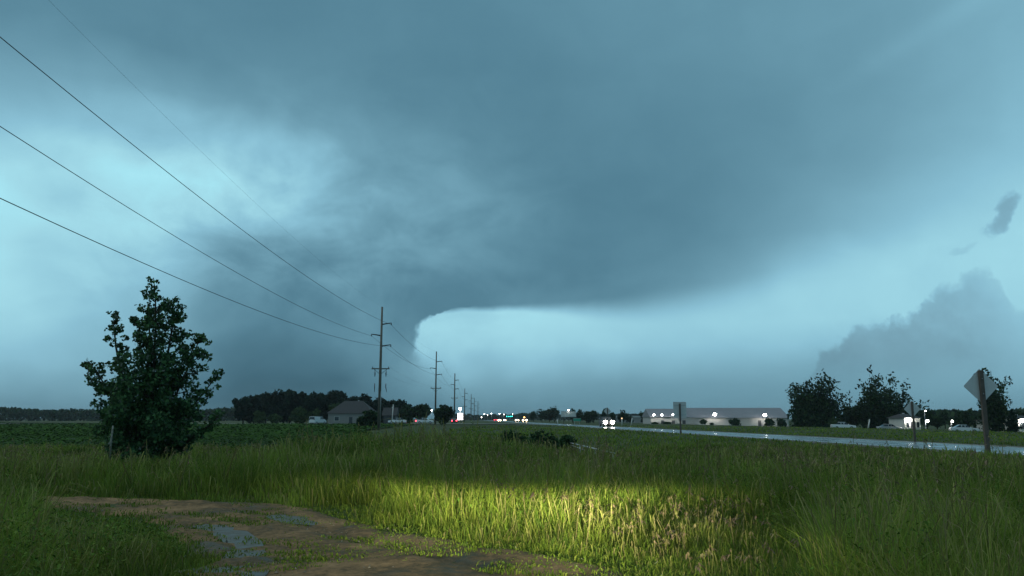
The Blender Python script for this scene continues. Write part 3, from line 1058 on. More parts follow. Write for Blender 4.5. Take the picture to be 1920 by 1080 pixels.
def lane_stones():
    r = np.random.default_rng(95)
    x, y = scatter(9000, 5.0, 18, 0.7, 96)
    x = x * 0.8 - 1.5
    q = lane_q(x, y)
    ok = (q < -0.1) & (vnoise(x, y, 0.8, 97) > -0.15)
    x, y = x[ok], y[ok]
    n = len(x)
    s = (0.006 + 0.022 * r.uniform(0, 1, n) ** 3)[:, None, None]
    base = np.array([(1, 0, 0), (-0.9, 0.2, 0), (0.1, 1, 0), (0, -1, 0), (0.1, 0, 0.7), (0, 0.1, -0.7)], float)
    V = base[None] * s * r.uniform(0.6, 1.3, (n, 6, 3)) + np.stack([x, y, np.full(n, 0.035)], -1)[:, None]
    F = np.array([(0, 2, 4), (2, 1, 4), (1, 3, 4), (3, 0, 4), (2, 0, 5), (1, 2, 5), (3, 1, 5), (0, 3, 5)])
    F = (np.arange(n)[:, None, None] * 6 + F[None]).reshape(-1, 3)
    tint = np.array([(0.30, 0.26, 0.21)]) * r.uniform(0.4, 1.2, (n, 1))
    o = mesh_np('gravel', V.reshape(-1, 3), F, M['grass'], None, np.repeat(tint, 6, 0))
    tag(o, 'loose small stones lying on the dirt lane', 'gravel', kind='stuff')


tall_grass()
seed_stalks()
lane_stones()
low_plants()
broad_weeds()
verge_grass()

# ------------------------------------------------------------------ the crop on the left
FIELD = np.array([(-7.5, 46), (-12, 38), (-60, 44), (-620, 120), (-620, 420), (-180, 300), (-180, 202), (-24, 202), (-20, 110)])
M['crop_soil'] = mat_ground('crop_canopy_soil', [(0.3, (0.018, 0.04, 0.014)), (0.7, (0.032, 0.065, 0.022))], 0.25)


def crop_field():
    r = np.random.default_rng(61)
    fb = bmesh.new()
    vs = [fb.verts.new((x, y, 0.02)) for x, y in FIELD]
    fb.faces.new(vs[::-1])
    bmesh.ops.triangulate(fb, faces=fb.faces[:])
    me = bpy.data.meshes.new('crop_field')
    fb.to_mesh(me)
    fb.free()
    o = link_mesh('crop_field', me, M['crop_soil'])
    o.location.z = 0.10
    tag(o, kind='structure')
    n = 130000
    d = 38 * (420 / 38) ** r.uniform(0, 1, n)
    x = r.uniform(-0.95, 0.05, n) * d
    ok = inside(FIELD, x, d)
    # sown in rows that run along the highway
    x = np.where(d < 140, np.round((x - ROAD_K * d) / 0.76) * 0.76 + ROAD_K * d + r.normal(0, 0.1, n), x)
    x, y = x[ok], d[ok]
    n = len(x)
    L = np.clip(0.004 * y, 0.14, 0.8) * r.uniform(0.7, 1.3, n)
    a = r.uniform(0, 2 * math.pi, n)
    z = 0.02 + r.uniform(0.12, 0.42, n) * (1 + 0.25 * vnoise(x, y, 12, 63))
    c, s = np.cos(a), np.sin(a)
    tl = r.uniform(-0.25, 0.45, n) * L
    V = np.empty((n, 4, 3), np.float32)
    V[:, 0] = np.stack([x - c * L / 2, y - s * L / 2, z - tl / 2], -1)
    V[:, 1] = np.stack([x - s * L * 0.38, y + c * L * 0.38, z + 0.04 * L], -1)
    V[:, 2] = np.stack([x + c * L / 2, y + s * L / 2, z + tl / 2], -1)
    V[:, 3] = np.stack([x + s * L * 0.38, y - c * L * 0.38, z - 0.02 * L], -1)
    F = np.arange(n)[:, None] * 4 + np.array([[0, 1, 2, 3]])
    tint = np.array([[0.042, 0.095, 0.018]]) * r.uniform(0.65, 1.3, (n, 1)) * (1 + 0.25 * vnoise(x, y, 15, 64))[:, None]
    o = mesh_np('crop_plants', V.reshape(-1, 3), F, M['crop'], None, np.repeat(tint, 4, 0))
    tag(o, 'low dark green crop plants covering the wide field on the left', 'crop', kind='stuff')


crop_field()


# ------------------------------------------------------------------ trees
DARK = np.array([(0.019, 0.042, 0.017), (0.027, 0.056, 0.022), (0.038, 0.07, 0.026), (0.014, 0.032, 0.016)])
LIGHT = np.array([(0.05, 0.085, 0.03), (0.04, 0.075, 0.03), (0.065, 0.10, 0.035)])
CONIFER = np.array([(0.010, 0.024, 0.016), (0.014, 0.030, 0.018), (0.018, 0.036, 0.02)])


def leaves(name, C, size, tint, parent, r):
    """many small leaf faces, each a folded diamond with its own tilt"""
    n = len(C)
    u = r.normal(0, 1, (n, 3))
    u /= np.linalg.norm(u, axis=1)[:, None]
    t = r.normal(0, 1, (n, 3))
    v = np.cross(u, t)
    v /= np.linalg.norm(v, axis=1)[:, None]
    s = (size * r.uniform(0.6, 1.35, n))[:, None]
    nrm = np.cross(u, v)
    V = np.empty((n, 4, 3), np.float32)
    V[:, 0] = C - u * s * 0.55
    V[:, 1] = C + v * s * 0.36 + nrm * s * 0.08
    V[:, 2] = C + u * s * 0.55
    V[:, 3] = C - v * s * 0.36 + nrm * s * 0.08
    F = np.arange(n)[:, None] * 4 + np.array([[0, 1, 2, 3]])
    return mesh_np(name, V.reshape(-1, 3), F, M['leaf'], parent, np.repeat(tint, 4, 0))


def lobes_to_leaves(lobes, n, r):
    """lobes: rows of centre xyz, radius xyz; leaves sit mostly in the outer half of each lobe"""
    L = np.array(lobes, float)
    vol = L[:, 3] * L[:, 4] * L[:, 5]
    wgt = vol ** 0.67
    k = r.choice(len(L), n, p=wgt / wgt.sum())
    u = r.normal(0, 1, (n, 3))
    u /= np.linalg.norm(u, axis=1)[:, None]
    rad = r.uniform(0.25, 1.0, n) ** 0.55 * (1 + 0.10 * r.normal(0, 1, n))
    return L[k, :3] + u * rad[:, None] * L[k, 3:6], k


def tree(name, label, base, h, w, style='round', seed=0, n=1500, leaf=0.5, pal=DARK, group=None, cat='tree', clear=0.12, depth=1.0):
    """a tapered trunk with limbs (trunk) and a ragged leafy crown (crown), standing at base"""
    r = np.random.default_rng(500 + seed)
    root = thing(name, label, cat, base, 0.0, group)
    lobes, tips = [], []
    R2 = w / 2
    if style == 'cone':
        k = 16
        for i in range(k):
            t = i / (k - 1)
            z = h * (clear + (0.97 - clear) * t)
            rr = R2 * (1 - t) ** 0.75 + 0.05 * w
            for j in range(3):
                a = r.uniform(0, 6.283)
                q = rr * r.uniform(0.15, 0.6)
                lobes.append((q * math.cos(a), q * math.sin(a) * depth, z + r.normal(0, 0.02) * h, rr * 0.6, rr * 0.6, h * 0.055))
    elif style == 'vase':
        # upright limbs that fan out, each with its own plume of leaves
        k = 9
        for i in range(k):
            a = r.uniform(0, 6.283)
            q = R2 * (0.15 + 0.75 * i / k)
            top = Vector((q * math.cos(a) * 1.0, q * math.sin(a) * depth, h * r.uniform(0.72, 1.0) * (1.03 - 0.28 * (q / R2) ** 2)))
            tips.append(top)
            for t in np.linspace(0.25, 1.0, 7):
                p = Vector((0, 0, h * clear)).lerp(top, t)
                p += Vector(r.normal(0, 0.05 * w, 3))
                rr = w * (0.17 * (1 - t) + 0.075) * r.uniform(0.7, 1.2)
                lobes.append((p.x, p.y, p.z - rr * 0.5, rr, rr, rr * 1.25))
    else:
        k = 26 if style == 'round' else 18
        for i in range(k):
            u = r.normal(0, 1, 3)
            u /= np.linalg.norm(u)
            f = r.uniform(0.25, 0.80)
            cz = h * (0.5 + clear / 2)
            hz = h * (1 - clear) / 2
            rr = w * r.uniform(0.13, 0.24)
            p = (u[0] * f * R2, u[1] * f * R2 * depth, cz + u[2] * f * hz)
            lobes.append((p[0], p[1], p[2], rr, rr, rr * 0.85))
            if u[2] > 0.1:
                tips.append(Vector(p))
        lobes.append((0, 0, h * 0.5, R2 * 0.6, R2 * 0.6 * depth, h * 0.36))
    C, k = lobes_to_leaves(lobes, n, r)
    C[:, 2] = np.maximum(C[:, 2], 0.05 * r.uniform(0, 1, n))
    shade = r.uniform(0.75, 1.25, len(lobes))[k]
    tint = pal[r.integers(0, len(pal), n)] * shade[:, None] * r.uniform(0.8, 1.2, (n, 1))
    leaves('crown', C, leaf, tint, root, r)
    mb = MB()
    tr = max(0.05, 0.022 * h)
    mb.tube([(0, 0, -0.3), (0.01 * h, 0, h * 0.3), (0, 0, h * 0.62), (0.01 * h, 0.0, h * 0.9)], [tr * 1.25, tr * 0.9, tr * 0.5, tr * 0.12], 7)
    for t in tips[:8]:
        z0 = min(h * 0.45, max(h * clear, t.z * 0.45))
        p0 = Vector((0, 0, z0))
        mb.tube([p0, p0.lerp(t, 0.5) + Vector((0, 0, 0.04 * h)), t], [tr * 0.45, tr * 0.28, tr * 0.08], 5)
    mb.build('trunk', M['bark'], root, True)
    return root


def base_of(px, dist, z=None):
    p = at(px, 785, dist)
    zz = float(ground_z(p.x, dist)) if z is None else z
    return Vector((p.x, dist, zz))


def tree_px(px, top, half, dist, **kw):
    """a tree whose crown top and half width are known by sight at a known distance"""
    b = base_of(px, dist)
    h = at(px, top, dist).z - b.z
    w = 2 * half * dist / FPX
    return tree(base=b, h=h, w=w, **kw)


def cottonwood():
    """the many-stemmed young tree at the field margin on the left"""
    r = np.random.default_rng(71)
    D = 27.5
    b = base_of(283, D)
    root = thing('young_cottonwood', 'big bushy young tree with two leafy spires at the left field edge', 'tree', b)
    px = D / FPX
    loc = lambda x, y: at(x, y, D) - b
    leaders = [
        ([(284, 856), (288, 760), (294, 690), (300, 620), (303, 565), (302, 526)], [70, 94, 68, 44, 28, 11]),
        ([(272, 850), (248, 770), (226, 710), (212, 650), (206, 610), (204, 582)], [54, 58, 36, 25, 20, 10]),
        ([(292, 850), (318, 760), (345, 690), (362, 640), (366, 625)], [54, 58, 42, 27, 9]),
        ([(262, 840), (205, 745), (170, 695), (146, 672)], [60, 50, 27, 12]),
        ([(306, 846), (350, 770), (385, 720), (405, 688)], [50, 42, 21, 9]),
        ([(312, 850), (370, 815), (405, 795), (430, 768)], [38, 30, 18, 7]),
        ([(280, 800), (262, 660), (256, 610), (240, 592)], [32, 13, 10, 8]),
        ([(290, 800), (325, 640), (340, 590), (336, 566)], [42, 36, 26, 11]),
        ([(280, 850), (215, 800), (178, 790)], [60, 52, 26]),
        ([(290, 780), (270, 600), (262, 572)], [22, 9, 5]),
    ]
    lobes, mb = [], MB()
    for li, (pts, rad) in enumerate(leaders):
        dep = r.uniform(-1, 1) * 1.2
        P = [loc(*p) for p in pts]
        n = len(P)
        for i in range(n):
            P[i] = P[i] + Vector((0, dep * (i / (n - 1)), 0))
        tr = 0.07 if li < 2 else 0.05
        mb.tube([P[0] + Vector((0, 0, -0.2))] + P[1:], [tr * (1 - 0.85 * i / (n - 1)) for i in range(n)], 7)
        for i in range(n - 1):
            m = 5
            for j in range(m):
                t = j / m
                c = P[i].lerp(P[i + 1], t)
                rr = (rad[i] * (1 - t) + rad[i + 1] * t) * px
                k = 4 if rr > 0.5 else 3
                for q in range(k):
                    a, e = r.uniform(0, 6.283), r.uniform(-0.5, 0.8)
                    f = r.uniform(0.2, 0.85) * rr
                    p = c + Vector((math.cos(a) * f, math.sin(a) * f, e * f))
                    s = max(0.10, rr * r.uniform(0.18, 0.36))
                    lobes.append((p.x, p.y, max(p.z, 0.15), s, s, s * 0.8))
                    if q == 0 and f > 0.25:
                        mb.tube([c - Vector((0, 0, 0.25 * f)), c.lerp(p, 0.5), p], [0.022, 0.014, 0.006], 5, False)
    n = 30000
    L = np.array(lobes)
    C, k = lobes_to_leaves(lobes, n, r)
    C = C[C[:, 2] > 0.02]
    n = len(C)
    tint = DARK[r.integers(0, 4, n)] * r.uniform(1.2, 3.6, (n, 1))
    pale = r.uniform(0, 1, n) < 0.04
    tint = np.where(pale[:, None], np.array([[0.16, 0.18, 0.15]]), tint)
    leaves('crown', C, 0.115, tint, root, r)
    mb.build('trunk', M['bark'], root, True)
    st = MB()
    q0, q1, q2 = at(205, 862, D - 1.9) - b, at(208, 830, D - 1.9) - b, at(212, 798, D - 1.9) - b
    st.tube([q0, q1, q2], [0.036, 0.032, 0.026], 8)
    tag(st.build('pale_stem', M['pale_bark'], root, True), 'pale bare stem standing clear of the leaves')


cottonwood()

# the dark windbreak behind the house
outline = [(456, 737, 17, 'cone'), (476, 733, 18, 'round'), (498, 732, 18, 'cone'), (520, 731, 20, 'round'), (543, 729, 20, 'cone'), (566, 728, 20, 'round'),
           (589, 729, 20, 'round'), (612, 729, 20, 'cone'), (636, 731, 20, 'round'), (660, 735, 20, 'round'), (684, 738, 19, 'round'), (707, 740, 19, 'round'),
           (730, 743, 18, 'round'), (752, 747, 17, 'round'), (468, 742, 16, 'round'), (532, 735, 20, 'round'), (601, 734, 20, 'round'), (672, 741, 20, 'round')]
spots = ['leftmost dark tree of the windbreak behind the field', 'dark tree second from the left end of the windbreak', 'dense conifer third from the left end of the windbreak',
         'dark tree fourth from the left end of the windbreak', 'dense conifer fifth from the left end of the windbreak', 'tall dark tree at the highest part of the windbreak',
         'dark windbreak tree straight behind the white van', 'dense conifer just left of the house with the hip roof', 'dark tree rising behind the left end of the hip roof',
         'dark tree rising behind the middle of the hip roof', 'dark tree rising behind the right end of the hip roof', 'dark tree directly behind the nearest utility pole',
         'dark tree right of the nearest utility pole', 'low dark tree at the right end of the windbreak', 'lower dark tree filling in behind the windbreak left end',
         'dark tree in the second row of the windbreak', 'dark tree in the back row behind the white van', 'dark tree in the back row behind the house']
for i, (px, top, half, st) in enumerate(outline):
    tree_px(px, top - 1, half + 6, 246 + 7 * (i % 3) + (8 if i > 13 else 0), name='windbreak_tree', label=spots[i], style='round' if st == 'round' else 'column', seed=i, n=2600,
            leaf=0.95, pal=CONIFER, group='trees of the dark windbreak', clear=0.0, depth=0.8)
mid_trees = [
    (487, 769, 13, 226, 'small light green bush in front of the windbreak left end', LIGHT, 'bush'),
    (516, 773, 12, 226, 'low light green bush beside the small bush left of the van', LIGHT, 'bush'),
    (563, 761, 19, 228, 'round green bush in front of the windbreak left of the van', LIGHT, 'bush'),
    (593, 758, 8, 232, 'slim green bush just above the white van', LIGHT, 'bush'),
    (633, 748, 17, 238, 'light green tree showing over the left side of the hip roof', LIGHT, 'tree'),
    (681, 781, 16, 133, 'smaller dark bush left of the utility pole base', DARK, 'bush'),
    (698, 768, 19, 131, 'large dark bush at the foot of the nearest utility pole', DARK, 'bush'),
    (790, 753, 20, 250, 'dark tree left of the second utility pole', DARK, 'tree'),
    (762, 757, 16, 243, 'dark tree between the first two utility poles', DARK, 'tree'),
    (834, 755, 19, 200, 'round green tree just right of the second utility pole', DARK, 'tree'),
    (1000, 768, 9, 420, 'small dark tree beside the amber light down the highway', DARK, 'tree'),
    (1016, 766, 11, 400, 'low dark tree left of the tallest tree behind the highway bend', DARK, 'tree'),
    (1040, 755, 11, 390, 'tallest dark tree left of the billboard', DARK, 'tree'),
    (1030, 764, 13, 395, 'broad dark tree beneath the tallest tree left of the billboard', DARK, 'tree'),
    (1073, 763, 9, 330, 'dark tree behind the left part of the billboard', DARK, 'tree'),
    (1087, 763, 9, 330, 'dark tree behind the right part of the billboard', DARK, 'tree'),
    (1103, 768, 13, 300, 'wide dark tree behind the green road sign', DARK, 'tree'),
    (1113, 764, 9, 310, 'dark tree between the green road sign and the oncoming pickup', DARK, 'tree'),
    (1133, 763, 8, 300, 'dark tree behind the small diamond sign above the pickup', DARK, 'tree'),
    (1149, 772, 7, 290, 'low dark tree right of the small diamond sign', DARK, 'tree'),
    (1166, 769, 11, 280, 'dark tree between the oncoming pickup and the long building', DARK, 'tree'),
    (1181, 779, 9, 285, 'low dark shrub between the pickup and the long building', DARK, 'bush'),
    (1208, 770, 11, 268, 'round dark tree at the left end of the long white building', DARK, 'tree'),
    (1245, 765, 7, 300, 'treetop showing over the left wing of the long building', DARK, 'tree'),
    (1290, 765, 7, 300, 'treetop showing just right of the tall sign back', DARK, 'tree'),
    (1363, 767, 10, 300, 'treetop over the long roof right of its middle lamp', DARK, 'tree'),
    (1395, 768, 10, 305, 'treetop over the middle of the right half of the roof', DARK, 'tree'),
    (1431, 767, 11, 300, 'treetop over the long roof above its rightmost lamp', DARK, 'tree'),
    (1466, 771, 9, 305, 'treetop over the right end of the long roof', DARK, 'tree'),
    (1318, 787, 8, 236, 'round dark shrub against the long wall left of its middle', DARK, 'bush'),
    (1334, 793, 4, 236, 'tiny dark shrub against the long wall under the middle lamp', DARK, 'bush'),
    (1378, 785, 11, 236, 'round dark shrub against the long wall right of its middle', DARK, 'bush'),
    (1441, 781, 11, 232, 'dark shrub against the long wall below its rightmost lamp', DARK, 'bush'),
    (1464, 782, 10, 230, 'dark shrub against the right end of the long wall', DARK, 'bush'),
    (1228, 793, 7, 240, 'low dark shrub at the left foot of the long building', DARK, 'bush'),
    (1250, 794, 9, 240, 'low dark hedge plant under the left wing doors', DARK, 'bush'),
    (1560, 787, 9, 172, 'yellow green shrub before the left tall tree across the highway', LIGHT, 'bush'),
    (1596, 757, 24, 192, 'rounded dark tree between the two tall trees across the highway', DARK, 'tree'),
    (1617, 753, 18, 196, 'dark tree tucked against the left side of the split tall tree', DARK, 'tree'),
    (1737, 763, 11, 190, 'dark tree right of the lit white house', DARK, 'tree'),
    (1756, 775, 14, 200, 'low dark tree between the lit house and the yard light', DARK, 'tree'),
    (1771, 767, 11, 215, 'dark tree left of the yard light across the highway', DARK, 'tree'),
    (1790, 783, 15, 186, 'low green shrub under the yard light', DARK, 'bush'),
    (1812, 769, 17, 195, 'broad dark tree left of the large diamond sign post', DARK, 'tree'),
    (1833, 779, 16, 190, 'low dark tree behind the large diamond sign post', DARK, 'tree'),
    (1912, 766, 13, 170, 'dark tree at the right picture edge behind the pale house', DARK, 'tree'),
]
for i, (px, top, half, d, lab, pal, cat) in enumerate(mid_trees):
    nm = 'bush' if cat == 'bush' else 'broadleaf_tree'
    big = half * d / FPX
    tree_px(px, top, half, d, name=nm, label=lab, style='round', seed=40 + i, n=650 if half < 12 else 1700, leaf=max(0.24, 0.2 * big + 0.15), pal=pal, cat=cat,
            clear=0.0 if cat == 'bush' else 0.04, group='bushes by the buildings' if cat == 'bush' else 'trees along the horizon')
tree_px(1538, 707, 76, 185, name='broadleaf_tree', label='wide dark tree with a ragged top left across the highway', style='vase', seed=201, n=7000, leaf=0.6, pal=DARK, clear=0.02)
tree_px(1506, 711, 50, 187, name='broadleaf_tree', label='upright dark tree at the right end of the long building', style='vase', seed=207, n=4200, leaf=0.6, pal=DARK, clear=0.02)
tree_px(1646, 697, 62, 183, name='broadleaf_tree', label='tall dark tree with split spreading top across the highway', style='vase', seed=203, n=6000, leaf=0.6, pal=DARK, clear=0.03)
tree_px(1694, 731, 62, 186, name='broadleaf_tree', label='lower spreading tree left of the lit white house', style='vase', seed=204, n=3600, leaf=0.55, pal=DARK, clear=0.05)
tree_px(1865, 682, 48, 150, name='broadleaf_tree', label='tall ragged tree behind the large diamond sign', style='vase', seed=205, n=4200, leaf=0.5, pal=DARK, clear=0.06)
tree_px(1898, 766, 17, 140, name='conifer', label='small dark pyramid shaped tree right of the large diamond sign', style='cone', seed=206, n=1200, leaf=0.4, pal=CONIFER, clear=0.0)


def far_wood(name, label, x0, x1, dist, hmin, hmax, n, seed, slope=0.0):
    """far-off wood that reads as one mass"""
    r = np.random.default_rng(seed)
    x = r.uniform(x0, x1, n)
    y = dist + slope * (x - x0) + r.uniform(0, 25, n)
    top = hmin + (hmax - hmin) * (0.5 + 0.5 * vnoise(x, y * 0, 13, seed) * 0.8 + 0.2 * vnoise(x, y * 0, 4, seed + 1))
    z = top * r.uniform(0, 1, n) ** 0.7
    C = np.stack([x, y, z], -1)
    tint = DARK[r.integers(0, 4, n)] * r.uniform(0.7, 1.3, (n, 1))
    o = leaves(name, C, 2.4, tint, None, r)
    tag(o, label, 'wood', kind='stuff')


far_wood('distant_wood', 'far dark treeline along the left horizon beyond the crop field', -620, -130, 560, 6.5, 10, 16000, 81)
far_wood('distant_wood', 'thin dark treeline on the horizon behind the highway lights', -70, 160, 900, 4, 8, 6000, 83)
far_wood('distant_wood', 'dark treeline behind the houses at the right edge', 150, 420, 330, 3.5, 6.0, 9000, 85)

# ------------------------------------------------------------------ power line
POLES = [(-20.0, 25.0, 19.9), (-19.75, 121.0, 18.4), (-19.4, 206.0, 18.5), (-21.9, 309.0, 18.7), (-25.1, 430.0, 17.4), (-26.7, 530.0, 17.4), (-28.8, 620.0, 17.3), (-30.2, 720.0, 17.0)]
ARMS = [(1, 15.85), (-1, 14.15), (1, 12.55)]       # side, height of the three stand-off arms
pole_labels = ['tall wooden utility pole standing beyond the left picture edge', 'nearest tall wooden utility pole with three side arms beside the dark bush',
               'second utility pole from the left, standing by the round green tree', 'third utility pole from the left, above the red tail lights',
               'fourth utility pole from the left, right of the lit white sign', 'fifth utility pole from the left in the receding row',
               'sixth utility pole from the left in the receding row', 'farthest and smallest utility pole of the receding row']


def utility_pole(i):
    x, y, top = POLES[i]
    z0 = float(ground_z(x, y))
    t = thing('utility_pole', pole_labels[i], 'utility pole', (x, y, z0), 0, 'wooden poles of the power line')
    k = top - 18.4
    thick = 1.0 if i < 3 else 1.25
    MB().tube([(0, 0, -0.5), (0, 0, top * 0.5), (0.03, 0, top)], [0.24 * thick, 0.20 * thick, 0.14 * thick], 12).build('shaft', M['pole_wood'], t, True)
    hs = [(1, 15.4), (-1, 14.1), (1, 9.7)] if i == 0 else [(s, h + k) for s, h in ARMS]
    for s, h in hs:
        a = MB().tube([(s * 0.12, 0, h - 0.12), (s * 0.8, 0, h), (s * 1.5, 0, h + 0.10)], [0.10 * thick, 0.085 * thick, 0.06 * thick], 8).build('stand_off_arm', M['dark_metal'], t, True)
        MB().tube([(s * 1.46, 0, h + 0.08), (s * 1.48, 0, h - 0.05), (s * 1.46, 0, h - 0.24)], [0.05, 0.085, 0.06], 8).build('insulator', M['insulator'], a, True)
    if i:
        h = 9.05 + k
        MB().box((0, 0.17, h), (2.7, 0.13, 0.17)).build('crossarm', M['pole_wood'], t, bevel=0.015)
        for s in (-1, 1):
            MB().tube([(s * 0.95, 0.17, h - 0.09), (s * 0.9, 0.17, h - 0.12), (s * 0.12, 0.02, h - 0.8)], 0.03, 6).build('brace', M['dark_metal'], t, True)
            MB().tube([(s * 1.2, 0.17, h + 0.08), (s * 1.2, 0.17, h + 0.2), (s * 1.2, 0.17, h + 0.32)], [0.04, 0.075, 0.045], 8).build('pin_insulator', M['insulator'], t, True)
            if i == 1:
                c = MB().tube([(s * 0.85, 0.2, h - 0.35), (s * 0.82, 0.2, h - 0.75), (s * 0.84, 0.2, h - 1.2)], [0.05, 0.09, 0.045], 8).build('fuse_cutout', M['insulator'], t, True)
                MB().tube([(s * 0.85, 0.2, h - 0.08), (s * 0.85, 0.2, h - 0.36)], 0.03, 6).build('bracket', M['dark_metal'], c, True)
                MB().tube([(s * 0.85, 0.2, h - 2.2), (s * 0.83, 0.2, h - 2.7), (s * (1.0 if s > 0 else 0.84), 0.2, h - 3.5)], [0.06, 0.075, 0.03], 8).build('cable_terminal', M['insulator'], t, True)
        if i == 1:
            MB().tube([(0.20, -0.12, 0), (0.20, -0.1, 4.0), (0.15, -0.1, h - 3.4)], 0.05, 8).build('conduit', M['steel'], t, True)
    return t


for i in range(len(POLES)):
    utility_pole(i)


def wire(name, label, pts, rad, sag):
    """one conductor hung from pole to pole in a shallow curve"""
    mb = MB()
    path = []
    for i in range(len(pts) - 1):
        a, b = Vector(pts[i]), Vector(pts[i + 1])
        n = 26 if i == 0 else 14
        L = (b - a).length
        for j in range(n):
            t = j / n
            p = a.lerp(b, t)
            p.z -= 4 * sag * (L / 96) ** 1.2 * t * (1 - t)
            path.append(p)
    path.append(Vector(pts[-1]))
    mb.tube(path, rad, 6, False)
    return tag(mb.build(name, M['wire'], None, True), label, 'wire', 'wires of the power line')


def run(side, hz, h0, drop):
    pts = []
    for i, (x, y, top) in enumerate(POLES):
        z = h0 if i == 0 else hz + (top - 18.4) + float(ground_z(x, y)) - drop
        pts.append((x + side, y, z))
    return pts


wire('power_wire', 'uppermost bold wire crossing the left sky down to the nearest pole', run(1.46, 15.85, 15.35, 0.16), 0.018, 1.3)
wire('power_wire', 'middle bold wire slanting across the left sky', run(-1.46, 14.15, 14.05, 0.16), 0.018, 1.3)
wire('power_wire', 'lowest bold wire passing over the bushy young tree', run(1.46, 12.55, 9.55, 0.16), 0.018, 1.3)
wire('shield_wire', 'faint thin wire running from the nearest pole top to the upper left corner', run(0.02, 18.4, 19.87, 0.0), 0.0045, 1.3)
for s, lab in ((-1.2, 'thin lower wire on the left end of the wooden crossarms'), (1.2, 'thin lower wire on the right end of the wooden crossarms')):
    wire('distribution_wire', lab, [(x + s, y + 0.17, 9.05 + top - 18.4 + 0.32 + float(ground_z(x, y))) for x, y, top in POLES[1:]], 0.007, 1.0)


# ------------------------------------------------------------------ road signs seen from behind
def diamond_sign(label, px, cy, dist, half, post_w, base_py, seed):
    c = at(px, cy, dist)
    g = float(ground_z(c.x, dist))
    t = thing('diamond_sign', label, 'road sign', (c.x, dist, g), 0, 'diamond signs along the highway')
    h = c.z - g
    MB().box((0, 0, (h + half * 0.88) / 2 - 0.25), (post_w, post_w * 0.8, h + half * 0.88 + 0.5)).build('post', M['post_wood'], t, bevel=0.01)
    y = post_w * 0.4 + 0.006
    r = half * 0.07
    poly = []
    for k, (ax, az) in enumerate(((0, 1), (1, 0), (0, -1), (-1, 0))):      # rounded corners
        nx, nz = [((0, 1)), ((1, 0)), ((0, -1)), ((-1, 0))][(k + 1) % 4]
        ux, uz = [((0, 1)), ((1, 0)), ((0, -1)), ((-1, 0))][(k - 1) % 4]
        for f in (0.09, 0.03):
            poly.append((half * (ax * (1 - f) + ux * f) * (1 - 0.02), h + half * (az * (1 - f) + uz * f) * (1 - 0.02)))
        for f in (0.03, 0.09):
            poly.append((half * (ax * (1 - f) + nx * f) * (1 - 0.02), h + half * (az * (1 - f) + nz * f) * (1 - 0.02)))
    p = MB().prism(poly, y, y + 0.006, 'y').build('plate', M['sign_back'], t)
    MB().prism([(a * 0.985, h + (b - h) * 0.985) for a, b in poly], y + 0.0085, y + 0.011, 'y').build('face', M['yellow_plate'], p)
    for dz in (-0.35, 0.35):
        MB().tube([(0, -post_w * 0.4 - 0.02, h + dz), (0, -post_w * 0.4 + 0.01, h + dz)], 0.02, 6).build('bolt', M['steel'], t)
    return t


diamond_sign('large grey diamond sign back on a wooden post at right', 1841, 724, 37.5, 0.83, 0.19, 850, 1)
diamond_sign('small grey diamond sign back on a post across the highway', 1711, 767, 57.5, 0.60, 0.13, 827, 2)
diamond_sign('tiny pale diamond sign back above the oncoming pickup', 1139, 771, 130, 0.62, 0.14, 800, 3)

c = at(1275, 769, 87)
g0 = float(ground_z(c.x, 87))
t = thing('panel_sign', 'grey rectangular sign back on a thick post before the long building', 'road sign', (c.x, 87, g0))
MB().box((0, 0, 1.35), (0.17, 0.14, 3.7)).build('post', M['post_wood'], t, bevel=0.01)
pl = MB().box((0, 0.09, c.z - g0), (1.4, 0.02, 1.75)).build('plate', M['sign_back'], t)
for dz in (-0.5, 0.5):
    MB().box((0, 0.076, c.z - g0 + dz), (1.3, 0.008, 0.06)).build('stiffener', M['steel'], pl)

c = at(1082, 788, 222)
t = thing('guide_sign', 'small bright green road sign left of the oncoming pickup', 'road sign', (c.x, 222, float(ground_z(c.x, 222))))
gz = t.location.z
pl = MB().box((0, 0, c.z - gz + 0.15), (2.0, 0.03, 0.75)).build('plate', M['green_sign'], t)
MB().box((0, -0.018, c.z - gz + 0.47), (1.9, 0.004, 0.04)).build('border', M['line_white'], pl)
for s in (-0.7, 0.7):
    MB().box((s, 0.06, 0.6), (0.08, 0.08, 1.9)).build('post', M['steel'], t)

c = at(1066, 776.5, 262)
gz = float(ground_z(c.x, 262))
t = thing('billboard', 'pale roadside billboard among dark trees with a lamp on top', 'billboard', (c.x, 262, gz))
zb = c.z - gz
f = MB().box((0, 0, zb), (4.8, 0.15, 1.6)).build('panel', M['board'], t)
MB().box((0, 0, zb + 0.86), (5.0, 0.25, 0.10)).build('frame', M['steel'], f)
MB().box((0, 0, zb - 0.86), (5.0, 0.25, 0.10)).build('frame', M['steel'], f)
for s in (-1.6, 1.6):
    MB().box((s, 0.15, zb / 2), (0.2, 0.12, zb + 1.0)).build('post', M['post_wood'], t)
MB().tube([(0, -0.05, zb + 0.9), (0, -0.4, zb + 1.25)], 0.03, 6).build('lamp_arm', M['dark_metal'], t)
MB().ball((0, -0.45, zb + 1.25), 0.22, 8).build('lamp', M['lamp_soft'], t)


# ------------------------------------------------------------------ buildings
def window(parent, x, y, z, w, h):
    f = MB()
    for sx in (-1, 1):
        f.box((x + sx * w / 2, y - 0.03, z), (0.08, 0.06, h + 0.08))
    for sz in (-1, 1):
        f.box((x, y - 0.03, z + sz * h / 2), (w - 0.08, 0.06, 0.08))
    o = f.build('window', M['white_siding'], parent)
    MB().box((x, y - 0.014, z), (w - 0.08, 0.02, h - 0.08)).build('pane', M['glass'], o)
    return o


